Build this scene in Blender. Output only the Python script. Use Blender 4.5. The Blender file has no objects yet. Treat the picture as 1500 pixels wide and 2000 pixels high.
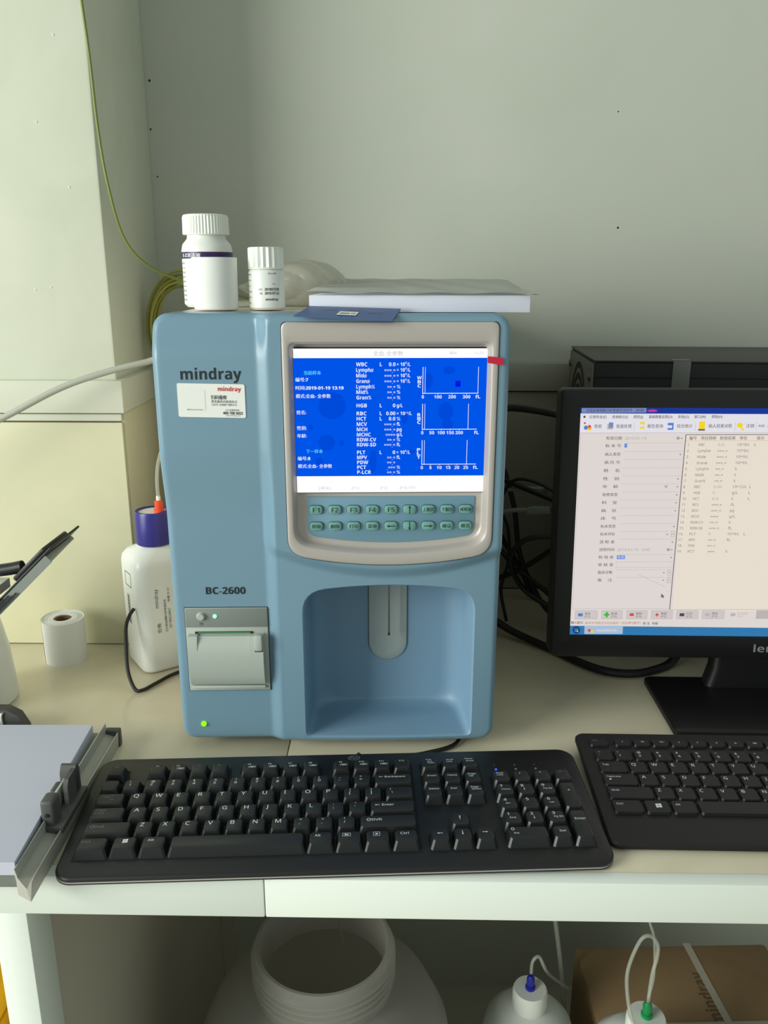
import bpy, bmesh, math, random
import numpy as np
from mathutils import Vector, Matrix
from mathutils.geometry import delaunay_2d_cdt
random.seed(4)
S = bpy.context.scene
COL = S.collection
PI = math.pi
R = math.radians

# ---------------------------------------------------------------- camera
cd = bpy.data.cameras.new('camera'); cam = bpy.data.objects.new('camera', cd); COL.objects.link(cam)
cam.location = (0, 0, .47); cam.rotation_euler = (R(74), 0, R(1.1))
cd.sensor_fit = 'HORIZONTAL'; cd.sensor_width = 36; cd.lens = 36*1617/1500; cd.clip_start = .02
S.camera = cam

# ---------------------------------------------------------------- colour helpers
def lin(c):
    out = []
    for v in c[:3]:
        v = v/255.
        out.append(v/12.92 if v <= .04045 else ((v+.055)/1.055)**2.4)
    return (out[0], out[1], out[2], 1)

# ---------------------------------------------------------------- world, lights, exposure
W = bpy.data.worlds.new('world'); S.world = W; W.use_nodes = True
W.node_tree.nodes['Background'].inputs[0].default_value = lin((200, 212, 205))
W.node_tree.nodes['Background'].inputs[1].default_value = .64
def area(name, loc, target, sx, sy, power, color):
    ld = bpy.data.lights.new(name, 'AREA'); ld.shape = 'RECTANGLE'; ld.size = sx; ld.size_y = sy
    ld.energy = power; ld.color = color
    o = bpy.data.objects.new(name, ld); COL.objects.link(o); o.location = loc
    o.rotation_euler = (Vector(target)-Vector(loc)).to_track_quat('-Z', 'Y').to_euler()
    return o
area('daylight_window', (-2.3, -.75, .82), (0, .9, .3), 1.5, 1.4, 84, (.97, 1, .93))
S.view_settings.view_transform = 'Standard'; S.view_settings.look = 'None'
S.view_settings.exposure = 0; S.view_settings.gamma = 1; S.view_settings.use_curve_mapping = False

# ---------------------------------------------------------------- materials
def mat(name, rgb, rough=.5, metal=0, spec=.5, bump=0, bscale=200, var=None, vscale=5, alpha=1, trans=0, coat=0, sss=0):
    m = bpy.data.materials.new(name); m.use_nodes = True
    nt = m.node_tree; b = nt.nodes['Principled BSDF']
    b.inputs['Base Color'].default_value = lin(rgb); b.inputs['Roughness'].default_value = rough
    b.inputs['Metallic'].default_value = metal; b.inputs['Specular IOR Level'].default_value = spec
    b.inputs['Alpha'].default_value = alpha; b.inputs['Transmission Weight'].default_value = trans
    b.inputs['Coat Weight'].default_value = coat
    if sss:
        b.inputs['Subsurface Weight'].default_value = sss; b.inputs['Subsurface Radius'].default_value = (.01, .01, .01)
        b.inputs['Subsurface Scale'].default_value = 1
    tc = nt.nodes.new('ShaderNodeTexCoord')
    if bump:
        n = nt.nodes.new('ShaderNodeTexNoise'); n.inputs['Scale'].default_value = bscale; n.inputs['Detail'].default_value = 4
        bp = nt.nodes.new('ShaderNodeBump'); bp.inputs['Strength'].default_value = bump; bp.inputs['Distance'].default_value = .002
        nt.links.new(tc.outputs['Object'], n.inputs['Vector']); nt.links.new(n.outputs['Fac'], bp.inputs['Height'])
        nt.links.new(bp.outputs['Normal'], b.inputs['Normal'])
    if var:
        n = nt.nodes.new('ShaderNodeTexNoise'); n.inputs['Scale'].default_value = vscale; n.inputs['Detail'].default_value = 6
        n.inputs['Distortion'].default_value = 1.2
        cr = nt.nodes.new('ShaderNodeValToRGB'); cr.color_ramp.elements[0].color = lin(rgb); cr.color_ramp.elements[1].color = lin(var)
        cr.color_ramp.elements[0].position = .35; cr.color_ramp.elements[1].position = .7
        nt.links.new(tc.outputs['Object'], n.inputs['Vector']); nt.links.new(n.outputs['Fac'], cr.inputs['Fac'])
        nt.links.new(cr.outputs['Color'], b.inputs['Base Color'])
    return m
def emit(name, rgb, st=1):
    m = bpy.data.materials.new(name); m.use_nodes = True; nt = m.node_tree
    nt.nodes.remove(nt.nodes['Principled BSDF']); e = nt.nodes.new('ShaderNodeEmission')
    e.inputs[0].default_value = lin(rgb); e.inputs[1].default_value = st
    nt.links.new(e.outputs[0], nt.nodes['Material Output'].inputs[0]); return m

M = dict(
 wall=mat('wall_plaster', (196, 198, 187), .85, spec=.2, bump=.10, bscale=26, var=(190, 193, 181), vscale=3),
 plaster=mat('column_plaster', (214, 216, 200), .8, spec=.25, bump=.22, bscale=20, var=(207, 210, 192), vscale=6),
 tile=mat('marble_tile', (224, 220, 190), .25, var=(214, 211, 178), vscale=4),
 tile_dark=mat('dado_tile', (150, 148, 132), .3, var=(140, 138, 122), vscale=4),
 cap=mat('cap_tile', (214, 216, 200), .3),
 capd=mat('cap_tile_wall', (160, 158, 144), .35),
 grout=mat('grout', (120, 112, 92), .9),
 stone=mat('beige_stone', (222, 213, 188), .16, var=(212, 202, 174), vscale=7),
 white_edge=mat('white_laminate', (232, 238, 230), .35),
 panel=mat('cabinet_panel', (196, 188, 172), .6, var=(188, 180, 164), vscale=2),
 blue=mat('blue_plastic', (116, 148, 167), .34, bump=.03, bscale=900),
 blue2=mat('blue_bounce_tint', (124, 156, 180), .46, bump=.03, bscale=900),  # cover plastic with bounced light inside the recess tinted into its colour
 silver=mat('silver_paint', (184, 176, 170), .38, metal=.15, bump=.03, bscale=1200),
 silver_d=mat('grey_frame_plastic', (168, 170, 168), .4),
 keypad=mat('keypad_blue', (106, 144, 164), .45),
 teal=mat('teal_rubber', (108, 158, 150), .5),
 teal_d=mat('teal_rim', (40, 84, 84), .6),
 ink=mat('dark_ink', (22, 32, 38), .5),
 cream=mat('cream_housing', (214, 206, 190), .5),
 grey_l=mat('light_grey_plastic', (176, 184, 176), .45),
 grey_m=mat('mid_grey_plastic', (128, 134, 128), .5),
 grey_d=mat('dark_grey_plastic', (78, 78, 76), .5),
 probe=mat('probe_panel_grey', (158, 168, 166), .4),
 steel=mat('needle_steel', (120, 120, 118), .3, metal=.8),
 steel_b=mat('brushed_channel', (176, 174, 164), .42, metal=.1),
 dark=mat('black_gap', (14, 16, 18), .7),
 black=mat('black_plastic', (23, 24, 25), .45, bump=.04, bscale=1500),
 black_m=mat('black_matte', (15, 15, 16), .6, bump=.03, bscale=1500),
 mblack=mat('monitor_black', (13, 13, 14), .5, bump=.03, bscale=1500),
 keycap=mat('keycap_black', (30, 32, 32), .38, bump=.04, bscale=2500),
 keycap2=mat('flat_keycap_black', (17, 18, 19), .55, bump=.03, bscale=2500),
 kb_line=mat('keyboard_grey_line', (172, 168, 164), .4),
 legend=mat('legend_white', (225, 230, 230), .5),
 legend_d=mat('legend_grey', (120, 126, 128), .5),
 cable=mat('black_cable', (20, 20, 21), .5),
 cable_w=mat('grey_cable', (176, 178, 166), .5),
 wire_g=mat('green_wire', (124, 134, 60), .45),
 wire_y=mat('yellow_wire', (176, 164, 70), .45),
 white_p=mat('white_plastic', (232, 234, 228), .35, sss=.05),
 white_c=mat('white_cap', (236, 238, 230), .4),
 paper=mat('white_paper', (232, 232, 228), .8, spec=.2),
 paper_b=mat('tray_paper', (196, 198, 212), .8, spec=.2),
 sheet=mat('copy_sheet', (232, 233, 226), .8, spec=.2),
 book=mat('paper_ream', (214, 216, 230), .7),
 purple=mat('purple_band', (52, 28, 84), .4),
 navy=mat('navy_cap', (48, 42, 128), .35),
 orange=mat('orange_connector', (232, 84, 44), .35),
 brown=mat('cardboard_core', (112, 92, 68), .9),
 red=mat('red_tape', (196, 28, 60), .4),
 red_ink=mat('red_ink', (200, 40, 44), .5),
 card=mat('blue_card', (74, 98, 146), .4),
 bag=mat('thin_film', (222, 220, 208), .25, alpha=.55),
 carton=mat('cardboard', (160, 132, 96), .9, var=(148, 120, 86), vscale=8, bump=.1, bscale=80),
 strap=mat('carton_strap', (196, 188, 172), .5),
 jug=mat('milky_hdpe', (206, 203, 196), .4, alpha=.8),
 tube=mat('clear_tube', (200, 202, 188), .15, alpha=.42),
 green=mat('green_connector', (20, 150, 84), .4),
 bluec=mat('blue_connector', (34, 40, 160), .4),
 yellow=mat('yellow_bin', (236, 178, 20), .4),
 case=mat('case_black', (14, 15, 15), .55),
 case_t=mat('case_top', (56, 58, 52), .5),
 case_r=mat('case_rear_steel', (112, 110, 100), .5, metal=.3),
 tape=mat('grey_tape', (120, 120, 116), .35),
 glass=mat('lcd_surround', (20, 20, 22), .3),
 floor=mat('floor_grey', (205, 200, 186), .5),
 e_blue=emit('lcd_blue', (0, 84, 232), 1), e_blue_s=emit('lcd_blue_smudge', (0, 74, 218), 1), e_blue_d=emit('lcd_deep_blue', (0, 20, 226), 1),
 e_white=emit('lcd_white', (255, 255, 255), 1.05), e_text=emit('lcd_text', (235, 242, 255), 1), e_cyan=emit('lcd_cyan', (96, 216, 255), 1),
 e_gtxt=emit('lcd_faint_text', (186, 186, 186), 1),
 m_bg=emit('monitor_white', (222, 214, 210), 1), m_bg2=emit('monitor_warm', (231, 221, 207), 1), m_top=emit('monitor_bar', (226, 224, 232), 1),
 m_title=emit('monitor_title', (28, 56, 150), 1), m_titl2=emit('monitor_title_pale', (120, 140, 190), 1), m_task=emit('monitor_taskbar', (52, 122, 176), 1),
 m_task2=emit('monitor_task_button', (168, 190, 214), 1), m_txt=emit('monitor_text', (116, 108, 108), 1), m_txt2=emit('monitor_text_pale', (168, 158, 152), 1),
 m_line=emit('monitor_line', (188, 180, 176), 1), m_dk=emit('monitor_dark', (80, 76, 78), 1), m_btn=emit('monitor_button', (206, 198, 198), 1),
 m_red=emit('icon_red', (214, 78, 72), 1), m_yel=emit('icon_yellow', (240, 214, 40), 1), m_blu=emit('icon_blue', (84, 128, 208), 1), m_grn=emit('icon_green', (60, 180, 60), 1),
 m_sel=emit('selected_blue', (50, 120, 220), 1), m_orb=emit('start_orb', (20, 74, 140), 1), m_brown=emit('hint_text', (180, 140, 110), 1), m_pink=emit('title_pink', (190, 60, 150), 1),
 led_g=emit('led_lime', (150, 255, 20), 1.3), led_w=emit('led_mint', (150, 255, 200), 1.6), led_b=emit('led_blue', (40, 70, 255), 3), led_spill=emit('slot_glow', (96, 160, 110), .7),
)

def milky(m, w=.5):
    nt = m.node_tree; p = nt.nodes['Principled BSDF']; t = nt.nodes.new('ShaderNodeBsdfTranslucent'); x = nt.nodes.new('ShaderNodeMixShader')
    t.inputs[0].default_value = p.inputs['Base Color'].default_value; x.inputs[0].default_value = w
    nt.links.new(p.outputs[0], x.inputs[1]); nt.links.new(t.outputs[0], x.inputs[2]); nt.links.new(x.outputs[0], nt.nodes['Material Output'].inputs[0])
milky(M['jug'], .5); milky(M['bag'], .4)
# ---------------------------------------------------------------- mesh builder
def smooth(a, b, x):
    t = min(1, max(0, (x-a)/(b-a))); return t*t*(3-2*t)
_font = bpy.data.curves.new('type', 'FONT'); _fobj = bpy.data.objects.new('type', _font); _cache = {}
_font.resolution_u = 2
def sans(s, heavy):
    # Latin letters and digits are taken from the sans-serif alphabets of the built-in fallback face
    out = ''
    for c in s:
        if 'A' <= c <= 'Z': out += chr((0x1D5D4 if heavy else 0x1D5A0)+ord(c)-65)
        elif 'a' <= c <= 'z': out += chr((0x1D5EE if heavy else 0x1D5BA)+ord(c)-97)
        elif '0' <= c <= '9': out += chr((0x1D7EC if heavy else 0x1D7E2)+ord(c)-48)
        else: out += c
    return out
def glyphs(s, bold):
    k = (s, bold)
    if k not in _cache:
        _font.body = sans(s, bold > .0115); _font.offset = 0
        me = bpy.data.meshes.new_from_object(_fobj)
        vs = [(v.co.x, v.co.y) for v in me.vertices]; fs = [tuple(p.vertices) for p in me.polygons]
        bpy.data.meshes.remove(me)
        if bold > 0 and any(ord(c) > 0x2e00 for c in s):     # thicken strokes of the ideographs by overprinting
            n = len(vs); vs = [(x-.016, y) for x, y in vs]+[(x+.016, y) for x, y in vs]; fs = fs+[tuple(i+n for i in f) for f in fs]
        if not vs: vs = [(0, 0), (.01, 0), (0, .01)]; fs = [(0, 1, 2)]
        xs = [v[0] for v in vs]; ys = [v[1] for v in vs]
        _cache[k] = (vs, fs, min(xs), max(xs), min(ys), max(ys))
    return _cache[k]

class MB:
    def __init__(s): s.bm = bmesh.new(); s.mats = []; s.X = None
    def mi(s, m):
        if m not in s.mats: s.mats.append(m)
        return s.mats.index(m)
    def v(s, p):
        p = Vector(p)
        if s.X is not None: p = s.X @ p
        return s.bm.verts.new(p)
    def face(s, vs, m):
        try: f = s.bm.faces.new(vs)
        except ValueError: return None
        f.material_index = m; return f
    def poly(s, pts, m): return s.face([s.v(p) for p in pts], s.mi(m))
    def box(s, x0, x1, y0, y1, z0, z1, m, r=0, seg=2):
        i = s.mi(m)
        g = bmesh.ops.create_cube(s.bm, size=1)
        for v in g['verts']:
            v.co = Vector((x0+(v.co.x+.5)*(x1-x0), y0+(v.co.y+.5)*(y1-y0), z0+(v.co.z+.5)*(z1-z0)))
        vs = set(g['verts']); es = set(e for v in vs for e in v.link_edges); fs = set(f for v in vs for f in v.link_faces)
        for f in fs: f.material_index = i
        if r:
            o = bmesh.ops.bevel(s.bm, geom=list(es), offset=r, segments=seg, affect='EDGES', profile=.5, clamp_overlap=True)
            for f in o['faces']: f.material_index = i
            vs = set(v for v in vs if v.is_valid) | set(o['verts'])
        if s.X is not None:
            for v in vs: v.co = s.X @ v.co
    def loft(s, rings, m, cap0=True, cap1=True, closed=True):
        i = s.mi(m); rv = [[s.v(p) for p in r] for r in rings]
        n = len(rv[0])
        for a, b in zip(rv, rv[1:]):
            for k in range(n if closed else n-1):
                s.face((a[k], a[(k+1) % n], b[(k+1) % n], b[k]), i)
        if cap0: s.face(list(reversed(rv[0])), i)
        if cap1: s.face(rv[-1], i)
        return rv
    def lathe(s, prof, m, c=(0, 0, 0), n=40, cap0=True, cap1=True, axis='z'):
        rings = []
        for r, z in prof:
            ring = []
            for k in range(n):
                a = 2*PI*k/n; x, y = r*math.cos(a), r*math.sin(a)
                p = (x, y, z) if axis == 'z' else (x, -z, y)      # axis 'y': z value goes towards -y (out of a front face)
                ring.append((c[0]+p[0], c[1]+p[1], c[2]+p[2]))
            rings.append(ring)
        s.loft(rings, m, cap0, cap1)
    def tube(s, pts, r, m, n=8, sub=6, smoothit=True):
        P = [Vector(p) for p in pts]
        if smoothit and len(P) > 2:
            Q = []; E = [P[0]*2-P[1]]+P+[P[-1]*2-P[-2]]
            for i in range(1, len(E)-2):
                a, b, c, d = E[i-1:i+3]
                for k in range(sub):
                    t = k/sub
                    Q.append(.5*((2*b)+(c-a)*t+(2*a-5*b+4*c-d)*t*t+(3*b-a-3*c+d)*t**3))
            Q.append(P[-1]); P = Q
        rings = []; a = None
        for i, p in enumerate(P):
            d = (P[min(i+1, len(P)-1)]-P[max(i-1, 0)]).normalized()
            if a is None: a = d.orthogonal()
            a = (a-d*a.dot(d)).normalized(); c = d.cross(a)
            rings.append([p+r*(math.cos(2*PI*k/n)*a+math.sin(2*PI*k/n)*c) for k in range(n)])
        s.loft(rings, m)
    def text(s, txt, mapf, m, x0=0, yb=0, size=1, x1=None, bold=.0, fit=None):
        """mapf(u, v) -> 3D point; v upwards."""
        vs, fs, a, b, c, d = glyphs(txt, bold)
        i = s.mi(m)
        if fit:
            fx0, fx1, fy0, fy1 = fit; sx = (fx1-fx0)/(b-a); sy = (fy1-fy0)/(d-c); ox = fx0-a*sx; oy = fy0-c*sy
        else:
            sy = size; sx = size if x1 is None else (x1-x0)/(b-a); ox = x0-a*sx if x1 is not None else x0; oy = yb
        V = [s.v(mapf(ox+x*sx, oy+y*sy)) for x, y in vs]
        for f in fs: s.face([V[k] for k in f], i)
    def build(s, name, parent=None, sm=40, recalc=True, label=None, cat=None, group=None, kind=None):
        if recalc: bmesh.ops.recalc_face_normals(s.bm, faces=s.bm.faces[:])
        me = bpy.data.meshes.new(name); s.bm.to_mesh(me); s.bm.free()
        for m in s.mats: me.materials.append(m)
        if sm:
            me.shade_smooth(); me.set_sharp_from_angle(angle=R(sm))
        o = bpy.data.objects.new(name, me); COL.objects.link(o)
        if parent: o.parent = parent
        tag(o, label, cat, group, kind); return o
def tag(o, label=None, cat=None, group=None, kind=None):
    for k, v in (('label', label), ('category', cat), ('group', group), ('kind', kind)):
        if v: o[k] = v
    return o
def thing(name, label, cat, loc=(0, 0, 0), rot=(0, 0, 0), group=None):
    o = bpy.data.objects.new(name, None); COL.objects.link(o); o.location = loc; o.rotation_euler = rot
    o.empty_display_size = .02
    return tag(o, label, cat, group)
def bez(a, c, b, n): return [((1-t)**2*a[0]+2*t*(1-t)*c[0]+t*t*b[0], (1-t)**2*a[1]+2*t*(1-t)*c[1]+t*t*b[1]) for t in [k/n for k in range(n)]]
def outline(x0, x1, zt, zc, zm, rt, rb, na=6, nb=28):
    """rounded shape: straight top, straight sides, parabolic bottom (corner height zc, middle zm)."""
    xm = (x0+x1)/2; hw = (x1-x0)/2
    par = lambda x: zm+(zc-zm)*((x-xm)/hw)**2
    P = []
    P += bez((x0, zt-rt), (x0, zt), (x0+rt, zt), na)
    P += [(x0+rt+(x1-x0-2*rt)*k/nb, zt) for k in range(nb)]
    P += bez((x1-rt, zt), (x1, zt), (x1, zt-rt), na)
    P += [(x1, zt-rt+(zc+rb-zt+rt)*k/nb) for k in range(nb)]
    P += bez((x1, zc+rb), (x1, zc), (x1-rb, par(x1-rb)), na)
    P += [(x, par(x)) for x in [x1-rb+(x0-x1+2*rb)*k/nb for k in range(nb)]]
    P += bez((x0+rb, par(x0+rb)), (x0, zc), (x0, zc+rb), na)
    P += [(x0, zc+rb+(zt-rt-zc-rb)*k/nb) for k in range(nb)]
    return P
def flip(P): return [(x, -z) for x, z in P]
def rrect(x0, x1, z0, z1, r, n=5):
    P = []
    for cx, cz, a0 in ((x1-r, z1-r, 0), (x0+r, z1-r, 90), (x0+r, z0+r, 180), (x1-r, z0+r, 270)):
        for k in range(n+1):
            a = R(a0+90*k/n); P.append((cx+r*math.cos(a), cz+r*math.sin(a)))
    return P
def inside(poly, pts):
    res = np.zeros(len(pts), bool); x = pts[:, 0]; y = pts[:, 1]; n = len(poly)
    for i in range(n):
        x1, y1 = poly[i]; x2, y2 = poly[(i+1) % n]
        if y1 == y2: continue
        c = ((y1 > y) != (y2 > y)) & (x < (x2-x1)*(y-y1)/(y2-y1)+x1)
        res ^= c
    return res

# ================================================================ ROOM
b = MB(); b.box(-.62, 1.6, 1.22, 1.30, -.78, 2.0, M['wall'])
for x, z, q in ((.3015, .5326, .0016), (.2905, .68, .001), (-.338, .72, .0018), (-.341, .66, .0014), (-.336, .60, .0012), (.05, .92, .001)): b.lathe([(q, 0), (q*.6, .0004)], M['dark'], (x, 1.22, z), n=7, axis='y')
b.build('wall_back', kind='structure')
b = MB(); b.box(-.9, -.3440, 1.004, 1.22, .34, 2.0, M['plaster'], r=.003)
for k in range(34):      # pimples of old paint
    x = -.36-random.random()*.3; z = .36+random.random()*.9
    b.lathe([(.0016, 0), (.001, .0006), (0.0002, .0008)], M['plaster'], (x, 1.004, z), n=6, axis='y')
b.build('wall_left', kind='structure')
b = MB(); b.box(-2.6, 2.4, -3, 1.3, -.86, -.78, M['floor']); b.build('floor', kind='structure')
# tiled dado of the column
t1 = thing('trim_1', None, None, (0, 0, 0)); t1['kind'] = 'structure'
b = MB(); b.box(-.9, -.343, 1.0045, 1.215, 0, .347, M['grout']); b.build('backing', t1)
b = MB(); b.box(-.9, -.3405, .9985, 1.0045, .0002, .2955, M['tile'], r=.0006); b.build('tile', t1)
b = MB(); b.box(-.9, -.3405, .9985, 1.0045, .2975, .3062, M['cap'], r=.0006); b.build('tile', t1)
b = MB(); b.box(-.343, -.3385, 1.0055, 1.2195, .0015, .3062, M['tile'], r=.0006); b.build('tile', t1)
b = MB(); b.box(-.9, -.3345, .992, 1.2195, .3080, .3475, M['cap'], r=.0012); b.build('cap_tile', t1)
# tiled dado of the back wall
t2 = thing('trim_2', None, None); t2['kind'] = 'structure'
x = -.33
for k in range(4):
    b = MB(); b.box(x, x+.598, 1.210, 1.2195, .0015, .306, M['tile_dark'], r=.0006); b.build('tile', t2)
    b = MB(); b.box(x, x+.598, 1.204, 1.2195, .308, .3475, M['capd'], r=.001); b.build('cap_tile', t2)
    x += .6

# ================================================================ BENCH
bench = thing('workbench', 'long lab bench with beige stone top and white edge', 'workbench', (-.1, .9, 0))
bench_off = Matrix.Translation((.1, -.9, 0))
def bpart(name, f, label=None):
    b = MB(); f(b); o = b.build(name, bench, label=label); o.matrix_parent_inverse = bench_off; return o
bench_parts = []
for x0, x1 in ((-.9, -.1134), (-.1124, .487), (.488, 1.3)):
    bpart('stone_slab', lambda b: b.box(x0, x1, .574, 1.2095 if x0 > -.2 else .9984, -.012, 0, M['stone'], r=.0006))
bpart('stone_slab', lambda b: b.box(-.338, -.1134, .998, 1.2095, -.012, 0, M['stone'], r=.0006))
bpart('core_board', lambda b: b.box(-.9, 1.3, .575, 1.2195, -.036, -.0125, M['grey_m']))
for x0, x1 in ((-.9, -.1085), (-.1078, .62), (.6207, 1.3)):
    bpart('edge_strip', lambda b: b.box(x0, x1, .5595, .5738, -.0372, .0003, M['white_edge'], r=.0012))
bpart('leg', lambda b: b.box(-.335, -.3065, .5605, .60, -.779, -.0375, M['white_edge'], r=.0008))
bpart('side_panel', lambda b: b.box(-.333, -.3105, .6005, 1.2195, -.779, -.0365, M['panel']))
bpart('back_panel', lambda b: b.box(-.3100, -.290, 1.198, 1.2195, -.779, -.0365, M['panel']))

# ================================================================ ANALYSER
an = thing('blood_analyser', 'light blue benchtop blood analyser with glowing blue screen and teal keypad', 'analyser', (-.2195, .7345, .0), (0, 0, R(2.3)))
XW, ZB, ZT = .3172, .0125, .4372
BL = .0105        # the upper left of the front bulges forward
def yf(x, z):
    s_ = smooth(.0905, .1045, x)
    zl = .1985+.018*((x-.2108)/.1)**2
    l = smooth(zl-.009, zl+.006, z)
    lower = .0045-.0035*(1-min(1, ((x-.2108)/.105)**2))
    upper = -.0050
    right = lower+(upper-lower)*l
    left = .0100+.0012*(1-smooth(.05, .25, z))-BL*smooth(.245, .318, z)*(1-smooth(.398, .434, z))
    y = left*(1-s_)+right*s_
    # sides of the right module fall back a little below the lip
    return y
r = .0065
base = rrect(0, XW, ZB, ZT, .014, 6)
def densify(P, step):
    Q = []
    for i in range(len(P)):
        a = P[i]; c = P[(i+1) % len(P)]; d = math.hypot(c[0]-a[0], c[1]-a[1]); n = max(1, int(d/step))
        Q += [(a[0]+(c[0]-a[0])*k/n, a[1]+(c[1]-a[1])*k/n) for k in range(n)]
    return Q
base = densify(base, .003)
def inset(P, d, keep=.014):
    cx0, cx1, cz0, cz1 = keep, XW-keep, ZB+keep, ZT-keep; out = []
    for x, z in P:
        qx = min(max(x, cx0), cx1); qz = min(max(z, cz0), cz1); L = math.hypot(x-qx, z-qz)
        k = (L-d)/L if L > 1e-9 else 1; out.append((qx+(x-qx)*k, qz+(z-qz)*k))
    return out
outer = inset(base, r)
BZ = dict(x0=.1155, x1=.3065, zt=.4305, zc=.2175, zm=.2065)
hole1 = outline(BZ['x0']-.0005, BZ['x1']+.0005, BZ['zt']+.0005, BZ['zc']-.0005, BZ['zm']-.0005, .006, .017)
def cav(i, f, rt, rb): return flip(outline(.1262+i, .2942-i, -.0186-f, -(.1765-i*.9), -(.1842-i*.9), rt, rb))
hole2 = cav(0, 0, .007, .022)
xs = list(np.arange(.003, .088, .006))+list(np.arange(.088, .108, .0011))+list(np.arange(.110, XW, .005))
zs = list(np.arange(.016, .180, .006))+list(np.arange(.180, .236, .0015))+list(np.arange(.238, ZT, .004))
g = np.array([(x, z) for x in xs for z in zs])
def shrunk(P, k):
    c = np.mean(np.array(P), axis=0); return [tuple(c+(np.array(p)-c)*k) for p in P]
ok = inside(shrunk(outer, .992), g) & ~inside(shrunk(hole1, 1.012), g) & ~inside(shrunk(hole2, 1.016), g)
g = [tuple(p) for p in g[ok]]
pts = outer+hole1+hole2+g; ed = []; o_ = 0
for P in (outer, hole1, hole2):
    n = len(P); ed += [(o_+k, o_+(k+1) % n) for k in range(n)]; o_ += n
cv, ce, cf, ov, oe, of = delaunay_2d_cdt([Vector(p) for p in pts], ed, [], 0, 1e-6)
cen = np.array([[(cv[f[0]][j]+cv[f[1]][j]+cv[f[2]][j])/3 for j in (0, 1)] for f in cf])
keep = inside(outer, cen) & ~inside(hole1, cen) & ~inside(hole2, cen)
b = MB(); i_ = b.mi(M['blue'])
V = [b.v((p[0], yf(p[0], p[1]), p[1])) for p in cv]
for f, k in zip(cf, keep):
    if k: b.face([V[j] for j in f], i_)
rings = []
for k in range(0, 7):
    a = PI/2*k/6; d = r*(1-math.sin(a)); P = inset(base, d)
    rings.append([(p[0], yf(*q)+r*(1-math.cos(a)), p[1]) for p, q in zip(P, outer)])
rings.append([(p[0], .052, p[1]) for p in base]); rings.append([(p[0]*.99+.0016, .053, p[1]-.0006) for p in base])
b.loft(rings, M['blue'], cap0=False, cap1=False)
b.loft([[(x, yf(x, z), z) for x, z in hole1], [(x, .012, z) for x, z in hole1]], M['dark'], False, True)
bmesh.ops.remove_doubles(b.bm, verts=b.bm.verts[:], dist=1e-5)
bmesh.ops.delete(b.bm, geom=[v for v in b.bm.verts if not v.link_faces], context='VERTS')
b.build('front_cover', an, sm=50)
# sample recess
b = MB()
prof = [(0, 0, 0, .007, .022), (.0006, .0005, .0006, .007, .022), (.0014, .0011, .0018, .007, .021), (.0020, .0015, .0040, .007, .021), (.0045, .0012, .052, .010, .022)]
for k in range(1, 8):
    a = PI/2*k/7; prof.append((.0045+.022*(1-math.cos(a)), .0012+.006*(1-math.cos(a)), .052+.021*math.sin(a), .010+.008*k/7, .022))
rings = []
for i, f, y, rt, rb in prof:
    P = cav(i, f, rt, rb); rings.append([(p[0], (yf(*q) if y < .01 else 0)+y, p[1]) for p, q in zip(P, hole2)])
b.loft(rings, M['blue2'], cap0=False, cap1=True)
b.build('sample_recess', an, sm=60)
# rear housing
b = MB()
b.loft([[(x, y, z) for x, z in rrect(.0032+q, XW-.0032-q, .0135+q, .4364-q, .012-q, 6)] for q, y in ((0, .0500), (0, .426), (.001, .429), (.004, .430))], M['cream'], False, True)
b.build('rear_housing', an, label='cream rear housing')
for x in (.03, XW-.03):
    for y in (.10, .40):
        b = MB(); b.lathe([(.012, 0), (.012, .0095)], M['dark'], (x, y, .0006), n=16); b.build('foot', an)
# bezel
b = MB()
def O1(i, rt=.006, rb=.016): return outline(BZ['x0']+i, BZ['x1']-i, BZ['zt']-i, BZ['zc']+i, BZ['zm']+i, rt, rb)
IN = lambda i, e=0: outline(.1212+i, .3010-i, .4135-i, .2270+i, .2172+i+e, .006, .015)
rings = [[(x, .011, z) for x, z in O1(0)], [(x, -.0052, z) for x, z in O1(0)], [(x, -.0062, z) for x, z in O1(.0004)], [(x, -.0066, z) for x, z in O1(.0012)],
         [(x, -.0068, z) for x, z in IN(-.0006)], [(x, -.0060, z) for x, z in IN(.0006)], [(x, .0010, z) for x, z in IN(.0024)], [(x, .0035, z) for x, z in IN(.0036)], [(x, .0042, z) for x, z in IN(.0052)]]
b.loft(rings, M['silver'], cap0=False, cap1=True)
bez_o = b.build('screen_bezel', an, sm=50, label='silver screen bezel')
# keypad plate
b = MB(); K = lambda i: outline(.1337+i, .2905-i, .2712-i, .2335+i, .2262+i, .0012, .009, nb=16)
b.loft([[(x, .0042, z) for x, z in K(0)], [(x, .0034, z) for x, z in K(0)], [(x, .0031, z) for x, z in K(.0006)]], M['keypad'], False, True)
kp = b.build('keypad', an, label='blue keypad panel')
keys = [['F1', 'F2', 'F3', 'F4', 'F5', 'UP', '上翻页', '下翻页', '稀释液'], ['帮助', '删除', '打印', '菜单', 'LEFT', 'DOWN', 'RIGHT', '确认', '模式']]
def arrow(b, cx, cz, L, w, ang, m, mapf):
    c, s_ = math.cos(ang), math.sin(ang)
    f = lambda u, v: mapf(cx+u*c-v*s_, cz+u*s_+v*c)
    i = b.mi(m); hw = w/2; hd = L*.32
    P = [(-L/2, -hw), (L/2-hd, -hw), (L/2-hd, -hw*3.4), (L/2, 0), (L/2-hd, hw*3.4), (L/2-hd, hw), (-L/2, hw)]
    b.face([b.v(f(*p)) for p in P], i)
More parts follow.
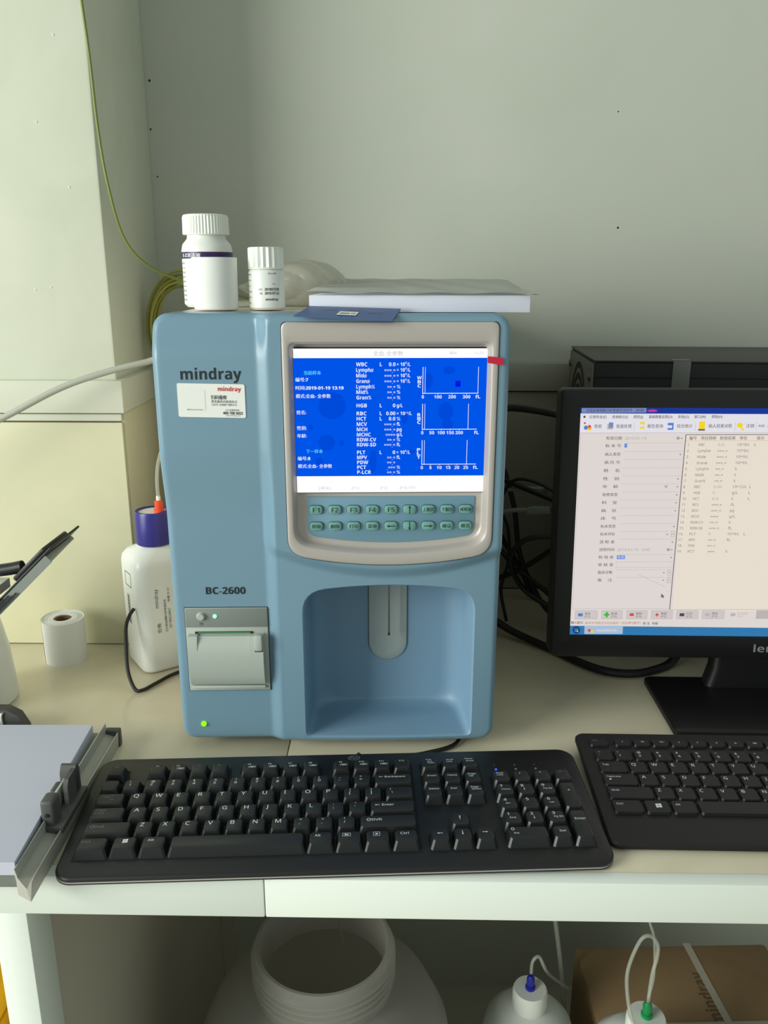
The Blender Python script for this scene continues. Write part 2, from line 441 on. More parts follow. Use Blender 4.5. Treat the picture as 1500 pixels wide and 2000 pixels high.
for rI, row in enumerate(keys):
    for cI, t in enumerate(row):
        cx = .1420+.01748*cI; cz = .2589-.0160*rI; hw, hh = .0064, .0044
        b = MB(); Q = lambda i: rrect(cx-hw+i, cx+hw-i, cz-hh+i, cz+hh-i, .0032-i*.6, 4)
        b.loft([[(x, .0031, z) for x, z in Q(0)], [(x, .0026, z) for x, z in Q(0)], [(x, .0025, z) for x, z in Q(.0004)]], M['teal_d'], False, False)
        b.loft([[(x, .0028, z) for x, z in Q(.0004)], [(x, .0012, z) for x, z in Q(.0004)], [(x, .0008, z) for x, z in Q(.0009)]], M['teal'], False, True)
        mf = lambda u, v: (u, .0006, v)
        if t in ('UP', 'DOWN', 'LEFT', 'RIGHT'):
            arrow(b, cx, cz, .0082, .0007, {'UP': PI/2, 'DOWN': -PI/2, 'LEFT': PI, 'RIGHT': 0}[t], M['ink'], mf)
        elif t[0] == 'F': b.text(t, mf, M['ink'], fit=(cx-.0029, cx+.0032, cz-.0022, cz+.0022))
        else:
            w = .0019*len(t)+(.0005 if len(t) == 2 else -.0003); b.text(t, mf, M['ink'], fit=(cx-w, cx+w, cz-.0019, cz+.0019))
        b.build('key', an)
# LCD
b = MB(); x0, x1, z0, z1 = .1249, .2988, .2754, .4070
b.box(x0-.0006, x1+.0004, .0030, .0042, z0-.0006, z1+.0012, M['dark'])
zt = z1-.0083; zb = z0+.0155; y = .0028
b.poly([(x0, y, zt), (x1, y, zt), (x1, y, z1), (x0, y, z1)], M['e_white'])
b.poly([(x0, y, zb), (x1, y, zb), (x1, y, zt), (x0, y, zt)], M['e_blue'])
b.poly([(x0, y, z0), (x1, y, z0), (x1, y, zb), (x0, y, zb)], M['e_white'])
lcd = b.build('screen', an, sm=0, recalc=False)
b = MB()
def ms(u, v, y=.00255):      # photograph-crop grid -> screen plane
    t = (v-252)/876; xl = 105+23*t; xr = 1290-22*t
    return (x0+(u-xl)/(xr-xl)*(x1-x0), y, z1-t*(z1-z0))
def st(s, x, yc, size=30, m='e_text', x1_=None, bold=.014):
    b.text(s, lambda u, v: ms(u, -v), M[m], x, -(yc+.36*size), size, x1=x1_, bold=bold)
for cx, cy, rx, ry in ((340, 590, 82, 82), (307, 815, 50, 50), (1030, 625, 46, 55), (925, 440, 26, 50), (590, 930, 22, 70), (1050, 380, 36, 24), (398, 818, 18, 18), (778, 660, 20, 44), (262, 930, 24, 22), (210, 720, 16, 18), (830, 870, 14, 14), (1040, 705, 34, 30)):
    b.poly([ms(cx+rx*math.cos(2*PI*k/24), cy+ry*math.sin(2*PI*k/24), .00268) for k in range(24)], M['e_blue_s'])
b.poly([ms(1088, 443), ms(1119, 443), ms(1119, 478), ms(1088, 478)], M['e_blue_d'])
rows = [('WBC', 344, 'L', '0.0', '× 10⁹/L'), ('Lymph#', 377, '', '***.*', '× 10⁹/L'), ('Mid#', 410, '', '***.*', '× 10⁹/L'), ('Gran#', 443, '', '***.*', '× 10⁹/L'), ('Lymph%', 476, '', '**.*', '%'),
        ('Mid%', 508, '', '**.*', '%'), ('Gran%', 541, '', '**.*', '%'), ('HGB', 589, 'L', '0', 'g/L'), ('RBC', 637, 'L', '0.00', '× 10¹²/L'), ('HCT', 669, 'L', '0.0', '%'), ('MCV', 702, '', '***.*', 'fL'),
        ('MCH', 734, '', '***.*', 'pg'), ('MCHC', 766, '', '****', 'g/L'), ('RDW-CV', 797, '', '**.*', '%'), ('RDW-SD', 828, '', '***.*', 'fL'), ('PLT', 876, 'L', '0', '× 10⁹/L'), ('MPV', 907, '', '**.*', 'fL'),
        ('PDW', 938, '', '**.*', ''), ('PCT', 969, '', '.***', '%'), ('P-LCR', 1000, '', '**.*', '%')]
wid = {'WBC': 68, 'Lymph#': 105, 'Mid#': 64, 'Gran#': 82, 'Lymph%': 112, 'Mid%': 72, 'Gran%': 90, 'HGB': 63, 'RBC': 60, 'HCT': 58, 'MCV': 62, 'MCH': 64, 'MCHC': 84, 'RDW-CV': 117, 'RDW-SD': 116, 'PLT': 50, 'MPV': 60, 'PDW': 67, 'PCT': 54, 'P-LCR': 83}
for n_, y_, fl, val, un in rows:
    xx = 485+(y_-344)/656*8; st(n_, xx, y_, 31, x1_=xx+wid[n_])
    if fl: st(fl, 626, y_, 30)
    w = {'0.0': 40, '***.*': 68, '**.*': 50, '0': 16, '0.00': 56, '****': 60, '.***': 50}[val]
    st(val, 724-w, y_+(6 if '*' in val else 0), 30, x1_=724)
    if un: st(un, 732, y_, 29, x1_=732+{'%': 22, 'g/L': 36, 'fL': 22, 'pg': 30, '× 10¹²/L': 91}.get(un, 82))
for s_, x_, y_, m_, xe in (('当前样本', 170, 394, 'e_cyan', 274), ('编号:7', 118, 434, 'e_text', 196), ('时间:2019-01-19 13:19', 119, 483, 'e_text', 410), ('模式:全血- 全参数', 121, 532, 'e_text', 332), ('姓名:', 125, 630, 'e_text', 184), ('性别:', 127, 725, 'e_text', 186),
                       ('年龄:', 128, 773, 'e_text', 187), ('下一样本', 182, 869, 'e_cyan', 284), ('编号:8', 131, 913, 'e_text', 208), ('模式:全血- 全参数', 133, 961, 'e_text', 340)):
    st(s_, x_, y_, 27, m_, x1_=xe, bold=.012)
st('全血-全参数', 588, 281, 31, 'e_gtxt', 770, bold=0); st('联机', 1052, 279, 20, 'e_gtxt', 1098, bold=0); st('13:20', 1200, 279, 20, 'e_gtxt', 1256, bold=0)
st('[退出]', 262, 1100, 22, 'e_gtxt', 330, bold=0); st('[F1]', 460, 1100, 22, 'e_gtxt', 500, bold=0); st('[F2]', 634, 1100, 22, 'e_gtxt', 676, bold=0); st('[F3]', 754, 1100, 22, 'e_gtxt', 796, bold=0); st('打印', 806, 1100, 20, 'e_gtxt', 846, bold=0)
def ln(x0_, y0_, x1_, y1_, w=2.2, m='e_text'):
    d = Vector((x1_-x0_, y1_-y0_)); n = Vector((-d.y, d.x)).normalized()*w
    b.poly([ms(x0_+n.x, y0_+n.y), ms(x1_+n.x, y1_+n.y), ms(x1_-n.x, y1_-n.y), ms(x0_-n.x, y0_-n.y)], M[m])
for (yt, yb, xr, xend, labs, word, wy) in ((360, 517, 1228, 1228, (('0', 890), ('100', 982), ('200', 1068), ('300', 1156), ('fL', 1225)), 'WBC', (424, 448, 472)),
        (580, 735, 1169, 1220, (('0', 888), ('50', 946), ('100', 1003), ('150', 1058), ('200', 1113), ('fL', 1218)), 'RBC', (646, 669, 692)),
        (802, 952, 1162, 1216, (('0', 886), ('5', 939), ('10', 992), ('15', 1047), ('20', 1100), ('25', 1154), ('fL', 1213)), 'PLT', (861, 884, 907))):
    ln(891-(yt-360)*.008, yt, 889-(yt-360)*.008, yb, 2); ln(905-(yt-360)*.008, yt, 903-(yt-360)*.008, yb, 1.4); ln(888, yb, xend, yb, 2); ln(xr, yt, xr-3, yb, 1.6)
    for s_, cx in labs:
        w = 8*len(s_)-1; st(s_, cx-w, yb+21, 27, x1_=cx+w)
        if s_ != 'fL': ln(cx, yb, cx, yb+7, 1.4)
    for ch, yy in zip(word, wy): st(ch, 869-(11 if ch != 'W' else 14)-(yt-360)*.004, yy, 27, x1_=869+(10 if ch != 'W' else 14)-(yt-360)*.004)
b.build('display_print', lcd, sm=0, recalc=False)
# printer
b = MB(); b.box(.0113, .0918, .0088, .0128, .0695, .1582, M['grey_l'], r=.0008); pr = b.build('printer_frame', an, label='light grey printer frame')
b = MB(); b.box(.0108, .0923, .0100, .0125, .0690, .1587, M['dark'])
b.build('panel_gap', an)
b = MB(); b.box(.0118, .0913, .0082, .0100, .1382, .1577, M['grey_m'], r=.0003); b.build('printer_control_strip', an, label='darker grey strip above the printer door')
b = MB()
pf = [(.0088, .0772), (.0040, .0776), (.0018, .0800), (.0005, .090), (-.0008, .103), (-.0006, .115), (.0010, .124), (.0042, .1305), (.0088, .1312)]
def pslab(b, x0, x1, P, m): b.loft([[(x0, y, z) for y, z in P], [(x1, y, z) for y, z in P]], m, True, True)
pf = [(.0088, .0774), (.0056, .0776), (.0036, .0800), (.0010, .088), (-.0006, .098), (-.0012, .108), (-.0008, .118), (.0006, .126), (.0022, .1312), (.0088, .1316)]
pc_ = [(.0088, .0774), (.0056, .0776), (.0036, .0800), (.0010, .088), (-.0006, .098), (-.0012, .108), (-.0008, .117), (.0010, .123), (.0052, .1300), (.0088, .1305)]
pslab(b, .0142, .0232, pf, M['grey_l']); pslab(b, .0232, .0738, pc_, M['grey_l']); pslab(b, .0738, .0874, pf, M['grey_l'])
b.build('printer_door', pr, sm=35)
b = MB(); b.box(.0142, .0874, .0055, .0090, .0730, .0762, M['grey_l'], r=.0008); b.build('door_lip', pr)
b = MB(); b.box(.0205, .0770, .0079, .0090, .1316, .1336, M['dark']); b.box(.0235, .0745, .0076, .0080, .1320, .1332, M['led_spill']); b.build('paper_slot', pr)  # emissive strip stands in for green lamp light caught in the slot
b = MB(); b.box(.0797, .0866, -.0035, .0030, .1178, .1340, M['grey_l'], r=.0006); b.box(.0790, .0872, -.0010, .0070, .1155, .1180, M['grey_d'], r=.0003); b.build('door_latch', pr)
b = MB(); b.lathe([(.0044, 0), (.0044, .0006), (.0038, .0007), (.0037, .0022), (.0030, .0030)], M['grey_l'], (.0271, .0082, .1500), n=28, axis='y'); b.build('feed_button', pr)
b = MB(); b.lathe([(.0021, 0), (.0019, .0010), (.001, .0015)], M['led_w'], (.0406, .0082, .1500), n=16, axis='y'); b.build('printer_lamp', pr)
b = MB(); mf = lambda u, v: (u, .0080, v)
b.text('⌷', mf, M['grey_d'], fit=(.0256, .0288, .1405, .1437)) if False else None
for q in ((.0256, .0288, .1405, .1408), (.0256, .0288, .1434, .1437), (.0256, .0259, .1405, .1437), (.0285, .0288, .1405, .1437), (.0270, .0274, .1412, .1430), (.0264, .0280, .1424, .1427)):
    b.poly([(q[0], .0080, q[2]), (q[1], .0080, q[2]), (q[1], .0080, q[3]), (q[0], .0080, q[3])], M['grey_d'])
b.build('feed_symbol', pr, sm=0, recalc=False)
# power lamp
b = MB(); b.lathe([(.0028, 0), (.0027, .0012), (.0020, .0022), (.0006, .0026)], M['led_g'], (.0225, .0110, .0312), n=20, axis='y'); b.build('power_lamp', an, label='lime green power lamp')
# lettering
b = MB(); b.text('mindray', lambda u, v: (u, yf(u, v)-.0003, v), M['ink'], fit=(.0249, .0788, .3772, .3909), bold=.028); b.build('brand_lettering', an, sm=0, recalc=False)
b = MB(); b.text('BC-2600', lambda u, v: (u, .0100-.0001, v), M['ink'], fit=(.0331, .0712, .1722, .1796), bold=.024); b.build('model_lettering', an, sm=0, recalc=False)
# sticker
b = MB(); Q = lambda i: rrect(.0211+i, .0813-i, .3465+i, .3768-i, .0016, 4)
tilt = lambda u, v, y: (u, y-BL, v+(.0512-u)*.022)
b.loft([[tilt(x, z, .0099) for x, z in Q(0)], [tilt(x, z, .0094) for x, z in Q(.0001)]], M['paper'], False, True)
Q = lambda i: rrect(.0262+i, .0460-i, .3520+i, .3716-i, .0020, 4)
i_ = b.mi(M['sheet']); b.face([b.v(tilt(x, z, .0093)) for x, z in Q(0)], i_)
Q = lambda i: rrect(.0268+i, .0454-i, .3535+i, .3711-i, .0016, 4)
i_ = b.mi(M['paper']); b.face([b.v(tilt(x, z, .0092)) for x, z in Q(0)], i_)
def sz(x, y): return (.0211+(x-848)/324*.0602, .3768-(y-888)/157*.0303)
def stk(s_, X0, Y0, X1, Y1, m, bold=0):
    a = sz(X0, Y1); c = sz(X1, Y0); b.text(s_, lambda u, v: tilt(u, v, .0091), M[m], fit=(a[0], c[0], a[1], c[1]), bold=bold)
stk('mindray', 1043, 900, 1153, 927, 'red_ink', .028); stk('扫码报修', 1008, 940, 1084, 960, 'ink', .02); stk('更多服务内容请关注', 1009, 963, 1132, 976, 'ink'); stk('公众号: 迈瑞客户服务中心', 1009, 979, 1132, 989, 'ink')
stk('24小时服务热线:', 1075, 1004, 1142, 1013, 'ink'); stk('400 700 5652', 1062, 1016, 1157, 1029, 'ink', .03); stk('www.mindray.com', 1076, 1031, 1146, 1038, 'ink'); stk('微信号:MQ-BC52600', 890, 1006, 966, 1013, 'grey_d')
b.build('service_sticker', an, sm=0, recalc=False, label='white rounded service sticker under the logo')
# probe
b = MB()
def slot(x0, x1, z0, z1, n=16):
    rr = (x1-x0)/2; cx = (x0+x1)/2; return [(cx+rr*math.cos(PI+PI*k/n), z0+rr+rr*math.sin(PI+PI*k/n)) for k in range(n+1)]+[(x1, z1), (x0, z1)]
b.loft([[(x, .0728, z) for x, z in slot(.1902, .2317, .0711, .178)], [(x, .0726, z) for x, z in slot(.1902, .2317, .0711, .178)]], M['dark'], False, True)
b.loft([[(x, .0722, z) for x, z in slot(.1908, .2311, .0717, .178)], [(x, .0712, z) for x, z in slot(.1908, .2311, .0717, .178)], [(x, .0710, z) for x, z in slot(.1912, .2307, .0721, .178)],
        [(x, .0709, z) for x, z in slot(.1950, .2235, .0780, .178)], [(x, .0716, z) for x, z in slot(.1965, .2220, .0795, .178)]], M['probe'], False, True)
b.build('probe_panel', an, label='grey round-ended panel behind the needle')
b = MB(); b.tube([(.2118, .058, .180), (.2118, .058, .1062)], .0009, M['steel'], n=8); b.tube([(.2118, .058, .1085), (.2118, .058, .1058)], .0011, M['dark'], n=8); b.build('sampling_needle', an)
b = MB(); b.poly([(.2965, -.0073, .4010), (.3100, -.0070, .3996), (.3104, -.0070, .3930), (.2965, -.0073, .3952)], M['red'])
b.loft([[(.2966, -.0070, .4010), (.3100, -.0070, .3996), (.3104, -.0070, .3930), (.2966, -.0070, .3952)], [(.2965, -.0073, .4010), (.3100, -.0073, .3996), (.3104, -.0073, .3930), (.2965, -.0073, .3952)]], M['red'])
b.build('red_tape', an, sm=0, label='short strip of red tape on the bezel edge')

# ================================================================ KEYBOARDS
def keycap(b, cx, cy, w, d, h, m, tilt_=.0022, tin=(.0028, .0020, .0034), z0=0):
    """w,d base size; tin: side inset, back inset, front inset of the top."""
    i = b.mi(m); si, bi, fi = tin; ch = .0016
    def ring(x0, x1, y0, y1, z, c): return [(x0+c, y0, z), (x1-c, y0, z), (x1, y0+c, z), (x1, y1-c, z), (x1-c, y1, z), (x0+c, y1, z), (x0, y1-c, z), (x0, y0+c, z)]
    x0_, x1_, y0_, y1_ = cx-w/2, cx+w/2, cy-d/2, cy+d/2
    b.loft([ring(x0_, x1_, y0_, y1_, z0, ch), ring(x0_+si*.86, x1_-si*.86, y0_+fi*.86, y1_-bi*.86, z0+h*.93, ch), ring(x0_+si*1.15, x1_-si*1.15, y0_+fi*1.15, y1_-bi*1.15, z0+h, ch*.8)], m, False, True)
def slabring(x0, x1, y0, y1, z, rr, n=8): return [(x, y, z) for x, y in rrect(x0, x1, y0, y1, rr, n)]

kb = thing('keyboard', 'full-size black keyboard with raised keys in front of the analyser', 'keyboard', (-.2758, .5461, .0012), (R(3.75), 0, R(3.5)))
KW, KD = .457, .1548
b = MB()
b.loft([slabring(.003, KW-.003, .003, KD-.003, 0, .014), slabring(0, KW, 0, KD, .0012, .015), slabring(0, KW, 0, KD, .0022, .015)], M['black'], True, True)
b.build('lower_shell', kb)
b = MB(); b.loft([slabring(.0003, KW-.0003, .0003, KD-.0003, .0022, .0147), slabring(.0003, KW-.0003, .0003, KD-.0003, .0038, .0147)], M['kb_line'], True, True); b.build('seam_line', kb, label='thin grey line round the shell')
b = MB()
b.loft([slabring(0, KW, 0, KD, .0038, .015), slabring(0, KW, 0, KD, .0055, .015), slabring(.0006, KW-.0006, .0006, KD-.0006, .0068, .015), slabring(.0020, KW-.0020, .0020, KD-.0020, .0075, .014)], M['black'], True, True)
b.build('top_shell', kb)
u = .01905; xs0 = .0115
RY = [.0287, .0474, .0661, .0848, .1035, .1252]
b = MB()
def well(x0, x1, y0, y1): b.box(x0, x1, y0, y1, .0070, .0078, M['dark'])
well(xs0-.001, xs0+15*u+.001, RY[0]-.0105, RY[4]+.0105)
for a, n in ((0, 1), (2, 4), (6.5, 4), (11, 4)): well(xs0+a*u-.0005, xs0+(a+n)*u+.0005, RY[5]-.0098, RY[5]+.0098)
nx = xs0+15*u+.0075; px = nx+3*u+.0075
well(nx, nx+3*u, RY[5]-.0098, RY[5]+.0098); well(nx, nx+3*u, RY[3]-.01, RY[4]+.01); well(nx+u, nx+2*u, RY[0]+.0095, RY[1]+.01); well(nx, nx+3*u, RY[0]-.0105, RY[0]+.0098); well(px, px+4*u, RY[0]-.0105, RY[4]+.0105)
b.build('key_well', kb)
ARW = {'←': PI, '→': 0, '↑': PI/2, '↓': -PI/2}
def winlogo(b, x, y, s_, mf, m):
    i = b.mi(m)
    for dx, dy in ((0, 0), (.55, 0), (0, .55), (.55, .55)):
        b.face([b.v(mf(x+s_*(dx+p), y+s_*(dy+q+.08*(dx+p)))) for p, q in ((0, 0), (.48, 0), (.48, .48), (0, .48))], i)
def legends(b, items, x0, y1, z, slope, m):
    """items: (text, dx, dy, height[, x-stretch]) measured from the key top's back-left corner."""
    mf = lambda p, q: (p, q, z+.00012)
    for it in items:
        s_, dx, dy, h = it[:4]; k = it[4] if len(it) > 4 else 1.15
        if s_ in ARW: arrow(b, x0+dx+h*.6, y1-dy, h*1.5, h*.16, ARW[s_], m, mf); continue
        if s_ == 'WIN': winlogo(b, x0+dx, y1-dy-h*.5, h, mf, m); continue
        if s_ == 'BOX':
            w = k*h
            for q in ((0, w, 0, .0003), (0, w, h-.0003, h), (0, .0003, 0, h), (w-.0003, w, 0, h), (w*.3, w*.7, h*.35, h*.65)):
                b.poly([mf(x0+dx+a_, y1-dy-h/2+c_) for a_, c_ in ((q[0], q[2]), (q[1], q[2]), (q[1], q[3]), (q[0], q[3]))], m)
            continue
        vs, fs, a, c, d_, e = glyphs(s_, .010); sc = h*1.05/.72
        i = b.mi(m); V = [b.v(mf(x0+dx+(x-a)*sc*k, y1-dy-h/2+y*sc)) for x, y in vs]
        for f in fs: b.face([V[j] for j in f], i)
def key(parent, cx, cy, w, d, items, style=1, lm='legend'):
    b = MB()
    if style == 1:
        keycap(b, cx, cy, w*u-.0012, d-.0010, .0082, M['keycap'], z0=.0078); zt_ = .0078+.0082
        legends(b, items, cx-w*u/2+.0042, cy+d/2-.0030, zt_, 0, M[lm])
    else:
        keycap(b, cx, cy, w*u-.0024, d-.0022, .0026, M['keycap2'], z0=.0072, tin=(.0006, .0005, .0008)); zt_ = .0072+.0026
        legends(b, items, cx-w*u/2+.0026, cy+d/2-.0026, zt_, 0, M[lm])
    return b.build('key', parent, sm=30, recalc=False)
def row(parent, x, y, defs, style=1, d=.01905):
    for it in defs:
        w, items = it[0], it[1:]
        lm = 'legend'
        if items and items[0] == 'dim': lm = 'legend_d'; items = items[1:]
        key(parent, x+w*u/2, y, w, d, items, style, lm); x += w*u
Lb = .0041
def L1(c): return (1, (c, .0016, .0032, Lb))
def N1(a, c): return (1, (a, .0032, .0020, .0023), (c, .0030, .0062, .0029))
dx_ = .0012
row(kb, xs0, RY[4], [(1, 'dim', ('~', .003, .002, .002), ('`', .003, .007, .002))]+[N1(a, c) for a, c in zip('!@#$%^&*()', '1234567890')]+[N1('_', '-'), N1('+', '='), (2, ('←', .002, .0035, .0026), ('Backspace', .0072, .0035, .0021, 1.3))])
row(kb, xs0, RY[3], [(1.5, 'dim', ('Tab', .003, .0035, .0023), ('←', .010, .002, .0022), ('→', .010, .007, .0022))]+[L1(c) for c in 'QWERTYUIOP']+[N1('{', '['), N1('}', ']'), (1.5, ('|', .002, .002, .0022), ('\\', .003, .0065, .0024))])
row(kb, xs0, RY[2], [(1.75, 'dim', ('Caps', .002, .0025, .0022, 1.2), ('Lock', .002, .0060, .0022, 1.2))]+[L1(c) for c in 'ASDFGHJKL']+[N1(':', ';'), N1('"', "'"), (2.25, ('←', .002, .0045, .0030), ('Enter', .0080, .0045, .0025, 1.2))])
row(kb, xs0, RY[1], [(2.25, 'dim', ('⇧', .002, .0045, .0034), ('Shift', .0055, .0045, .0026, 1.2))]+[L1(c) for c in 'ZXCVBNM']+[N1('<', ','), N1('>', '.'), N1('?', '/'), (2.75, ('⇧', .003, .0045, .0034), ('Shift', .0075, .0045, .0026, 1.2))])
row(kb, xs0, RY[0], [(1.5, 'dim', ('Ctrl', .0008, .0036, .0026, 1.2)), (1.25, ('WIN', .0060, .004, .0040)), (1.25, ('Alt', .0026, .0034, .0024, 1.2)), (6,), (1.25, ('Alt', .0026, .0034, .0025, 1.1)), (1.25, ('BOX', .002, .0034, .0036, 1.9), ('Fn', .0038, .0034, .002)), (1.25, ('BOX', .0040, .0034, .0046, 1.2)), (1.25, ('Ctrl', .0030, .0034, .0026, 1.2))])
for a, names in ((0, ['Esc']), (2, ['F1', 'F2', 'F3', 'F4']), (6.5, ['F5', 'F6', 'F7', 'F8']), (11, ['F9', 'F10', 'F11', 'F12'])):
    row(kb, xs0+a*u, RY[5], [(1, ) + (() if n_ == 'Esc' else ()) + (('dim',) if n_ in ('Esc', 'F3', 'F4') else ()) + ((n_, .003, .0020, .0018),) + ((('BOX', .0040, .0058, .0020, 3.2),) if n_ not in ('Esc', 'F1', 'F3', 'F4', 'F12') else ()) for n_ in names])
row(kb, nx, RY[5], [(1, ('Print', .002, .0012, .0014), ('Scrn', .003, .0038, .0014), ('SysRq', .003, .0062, .0014)), (1, ('Scroll', .002, .0020, .0016), ('Lock', .0022, .0048, .0016)), (1, ('Pause', .001, .0012, .0016), ('Break', .002, .0045, .0016))])
row(kb, nx, RY[4], [(1, ('Insert', .001, .0035, .0019)), (1, ('Home', .001, .0035, .0019)), (1, ('Page', .001, .0022, .0019), ('Up', .0016, .0050, .0019))])
row(kb, nx, RY[3], [(1, ('Delete', .001, .0035, .0019)), (1, ('End', .0018, .0035, .0019)), (1, ('Page', .001, .0022, .0019), ('Down', .0016, .0050, .0019))])
key(kb, nx+1.5*u, RY[1], 1, .01905, [('↑', .003, .0045, .0032)])
row(kb, nx, RY[0], [(1, ('←', .003, .0045, .0032)), (1, ('↓', .003, .0045, .0032)), (1, ('→', .003, .0045, .0032))])
row(kb, px, RY[4], [(1, ('Num', .001, .0020, .0018), ('Lock', .001, .0048, .0018)), (1, ('/', .003, .003, .0024)), (1, ('*', .003, .003, .0026)), (1, ('-', .003, .002, .0026))])
row(kb, px, RY[3], [(1, ('7', .001, .002, .0032), ('Home', .002, .0065, .0017)), (1, ('8', .001, .002, .0032), ('↑', .002, .0068, .0024)), (1, ('9', .001, .002, .0032), ('Pg Up', .002, .0065, .0017))])
row(kb, px, RY[2], [(1, ('4', .001, .002, .0032), ('←', .0025, .0068, .0028)), (1, ('5', .002, .002, .0032)), (1, ('6', .002, .002, .0032), ('→', .0035, .0068, .0028))])
row(kb, px, RY[1], [(1, ('1', .001, .002, .0032), ('End', .0025, .0065, .0019)), (1, ('2', .002, .002, .0032), ('↓', .0030, .0068, .0026)), (1, ('3', .002, .002, .0032), ('Pg Dn', .003, .0065, .0018))])
row(kb, px, RY[0], [(2, ('0', .001, .002, .0032), ('Ins', .0025, .0068, .0019)), (1, ('.', .003, .0015, .003), ('Del', .0035, .0055, .0022))])
key(kb, px+3.5*u, (RY[3]+RY[2])/2, 1, .0381, [('+', .004, .0100, .003)]); key(kb, px+3.5*u, (RY[1]+RY[0])/2, 1, .0381, [('Enter', .001, .0100, .0024, 1.15)])
b = MB()
for k in range(3): b.lathe([(.0011, .0074), (.0011, .0079)], M['legend_d'] if k else M['led_b'], (px+(k+.42)*u, RY[5]-.001, 0), n=12)
for k, s_ in enumerate('1A⇩'):
    legends(b, [(s_, 0, 0, .0022)], px+(k+.35)*u, RY[5]+.0052, .0076, 0, M['legend_d'])
b.build('status_lamps', kb, sm=0, recalc=False, label='row of status lamps, leftmost lit blue')
b = MB(); i_ = b.mi(M['legend_d']); n_ = 24
lc = (.2425, KD-.0078)
for r0, r1 in ((.86, 1.0),):
    for k in range(n_):
        a0, a1 = 2*PI*k/n_, 2*PI*(k+1)/n_
        b.face([b.v((lc[0]+.0058*rr*math.cos(a), lc[1]+.0036*rr*math.sin(a), 0.0077)) for rr, a in ((r0, a0), (r1, a0), (r1, a1), (r0, a1))], i_)
b.text('hp', lambda p, q: (p+(q-lc[1])*.35, q, 0.0077), M['legend_d'], fit=(lc[0]-.0034, lc[0]+.0034, lc[1]-.0026, lc[1]+.0026)); b.build('maker_emblem', kb, sm=0, recalc=False)
for x in (.03, KW-.05):
    b = MB(); b.box(x, x+.02, KD-.02, KD-.010, -.0098, 0, M['black'], r=.0004); b.build('foot', kb)
    b = MB(); b.box(x, x+.02, .006, .014, -.0012, 0, M['black']); b.build('foot', kb)

k2 = thing('keyboard', 'low flat black keyboard at right edge, below the monitor', 'keyboard', (.1796, .5985, .0010), (R(3.2), 0, R(-.4)))
K2W, K2D = .44, .1625
b = MB()
b.loft([slabring(.002, K2W-.002, .002, K2D-.002, 0, .008), slabring(0, K2W, 0, K2D, .002, .009), slabring(0, K2W, 0, K2D, .0052, .009), slabring(.0016, K2W-.0016, .0016, K2D-.0016, .0070, .008)], M['black_m'], True, True)
b.build('shell', k2)
R2 = [.0455, .0645, .0835, .1025, .1215, .1405]; x2 = .0118
def L2(c): return (1, (c, .0015, .0032, .0037, 1.1))
def N2(a, c): return (1, (a, .0020, .0026, .0024), (c, .0026, .0080, .0029))
row(k2, x2, R2[4], [N2('~', '`')]+[N2(a, c) for a, c in zip('!@#$%^&*()', '1234567890')]+[N2('_', '-'), N2('+', '='), (2, ('Backspace', .002, .004, .002))], 2)
row(k2, x2, R2[3], [(1.5, ('Tab', .002, .004, .0022))]+[L2(c) for c in 'QWERTYUIOP']+[N2('{', '['), N2('}', ']'), (1.5, ('\\', .002, .004, .0022))], 2)
row(k2, x2, R2[2], [(1.75, ('CapsLock', .002, .0030, .0020, 1.05), ('●', .0035, .0072, .0018))]+[L2(c) for c in 'ASDFGHJKL']+[N2(':', ';'), N2('"', "'"), (2.25, ('Enter', .002, .004, .0022))], 2)
row(k2, x2, R2[1], [(2.25, ('Shift', .002, .004, .0021))]+[L2(c) for c in 'ZXCVBNM']+[N2('<', ','), N2('>', '.'), N2('?', '/'), (2.75, ('Shift', .002, .004, .0021))], 2)
row(k2, x2, R2[0], [(1.5, ('Ctrl', .002, .004, .0022, 1.2)), (1.25, ('WIN', .008, .006, .0050)), (1.25, ('Alt', .002, .004, .0022)), (6,), (1.25, ('Alt', .002, .004, .0022)), (1.25, ('Fn', .002, .004, .0022)), (1.25,), (1.25, ('Ctrl', .002, .004, .0022))], 2)
row(k2, x2-.001, R2[5]+.002, [(1.1, 'dim', ('Esc', .002, .002, .0018))], 2, d=.0135)
syms = ['◁×', '◁-', '◁+', '×', '↻', '⌂', '♀', '▭', '⇱', '▷', '≡', '▣', '▤']
for k, s_ in enumerate(['♪', '◁-', '◁+', 'x', 'c', 'a', 'q', 'BOX', '▷', '◁', '≡', '▣']):
    row(k2, x2+(1.25+k*.98)*u, R2[5]+.002, [(.98, (s_, .006, .003, .0020, 1.7 if s_ == 'BOX' else 1.2))], 2, d=.0135)
for x in (.03, K2W-.05):
    b = MB(); b.box(x, x+.02, K2D-.03, K2D-.02, -.0083, 0, M['black_m']); b.build('foot', k2)

# ================================================================ MONITOR
TA = R(4.5)
mon = thing('monitor', 'black widescreen monitor showing a pale laboratory form window', 'monitor', (.398, .8430, 0), (0, 0, R(-.4)))
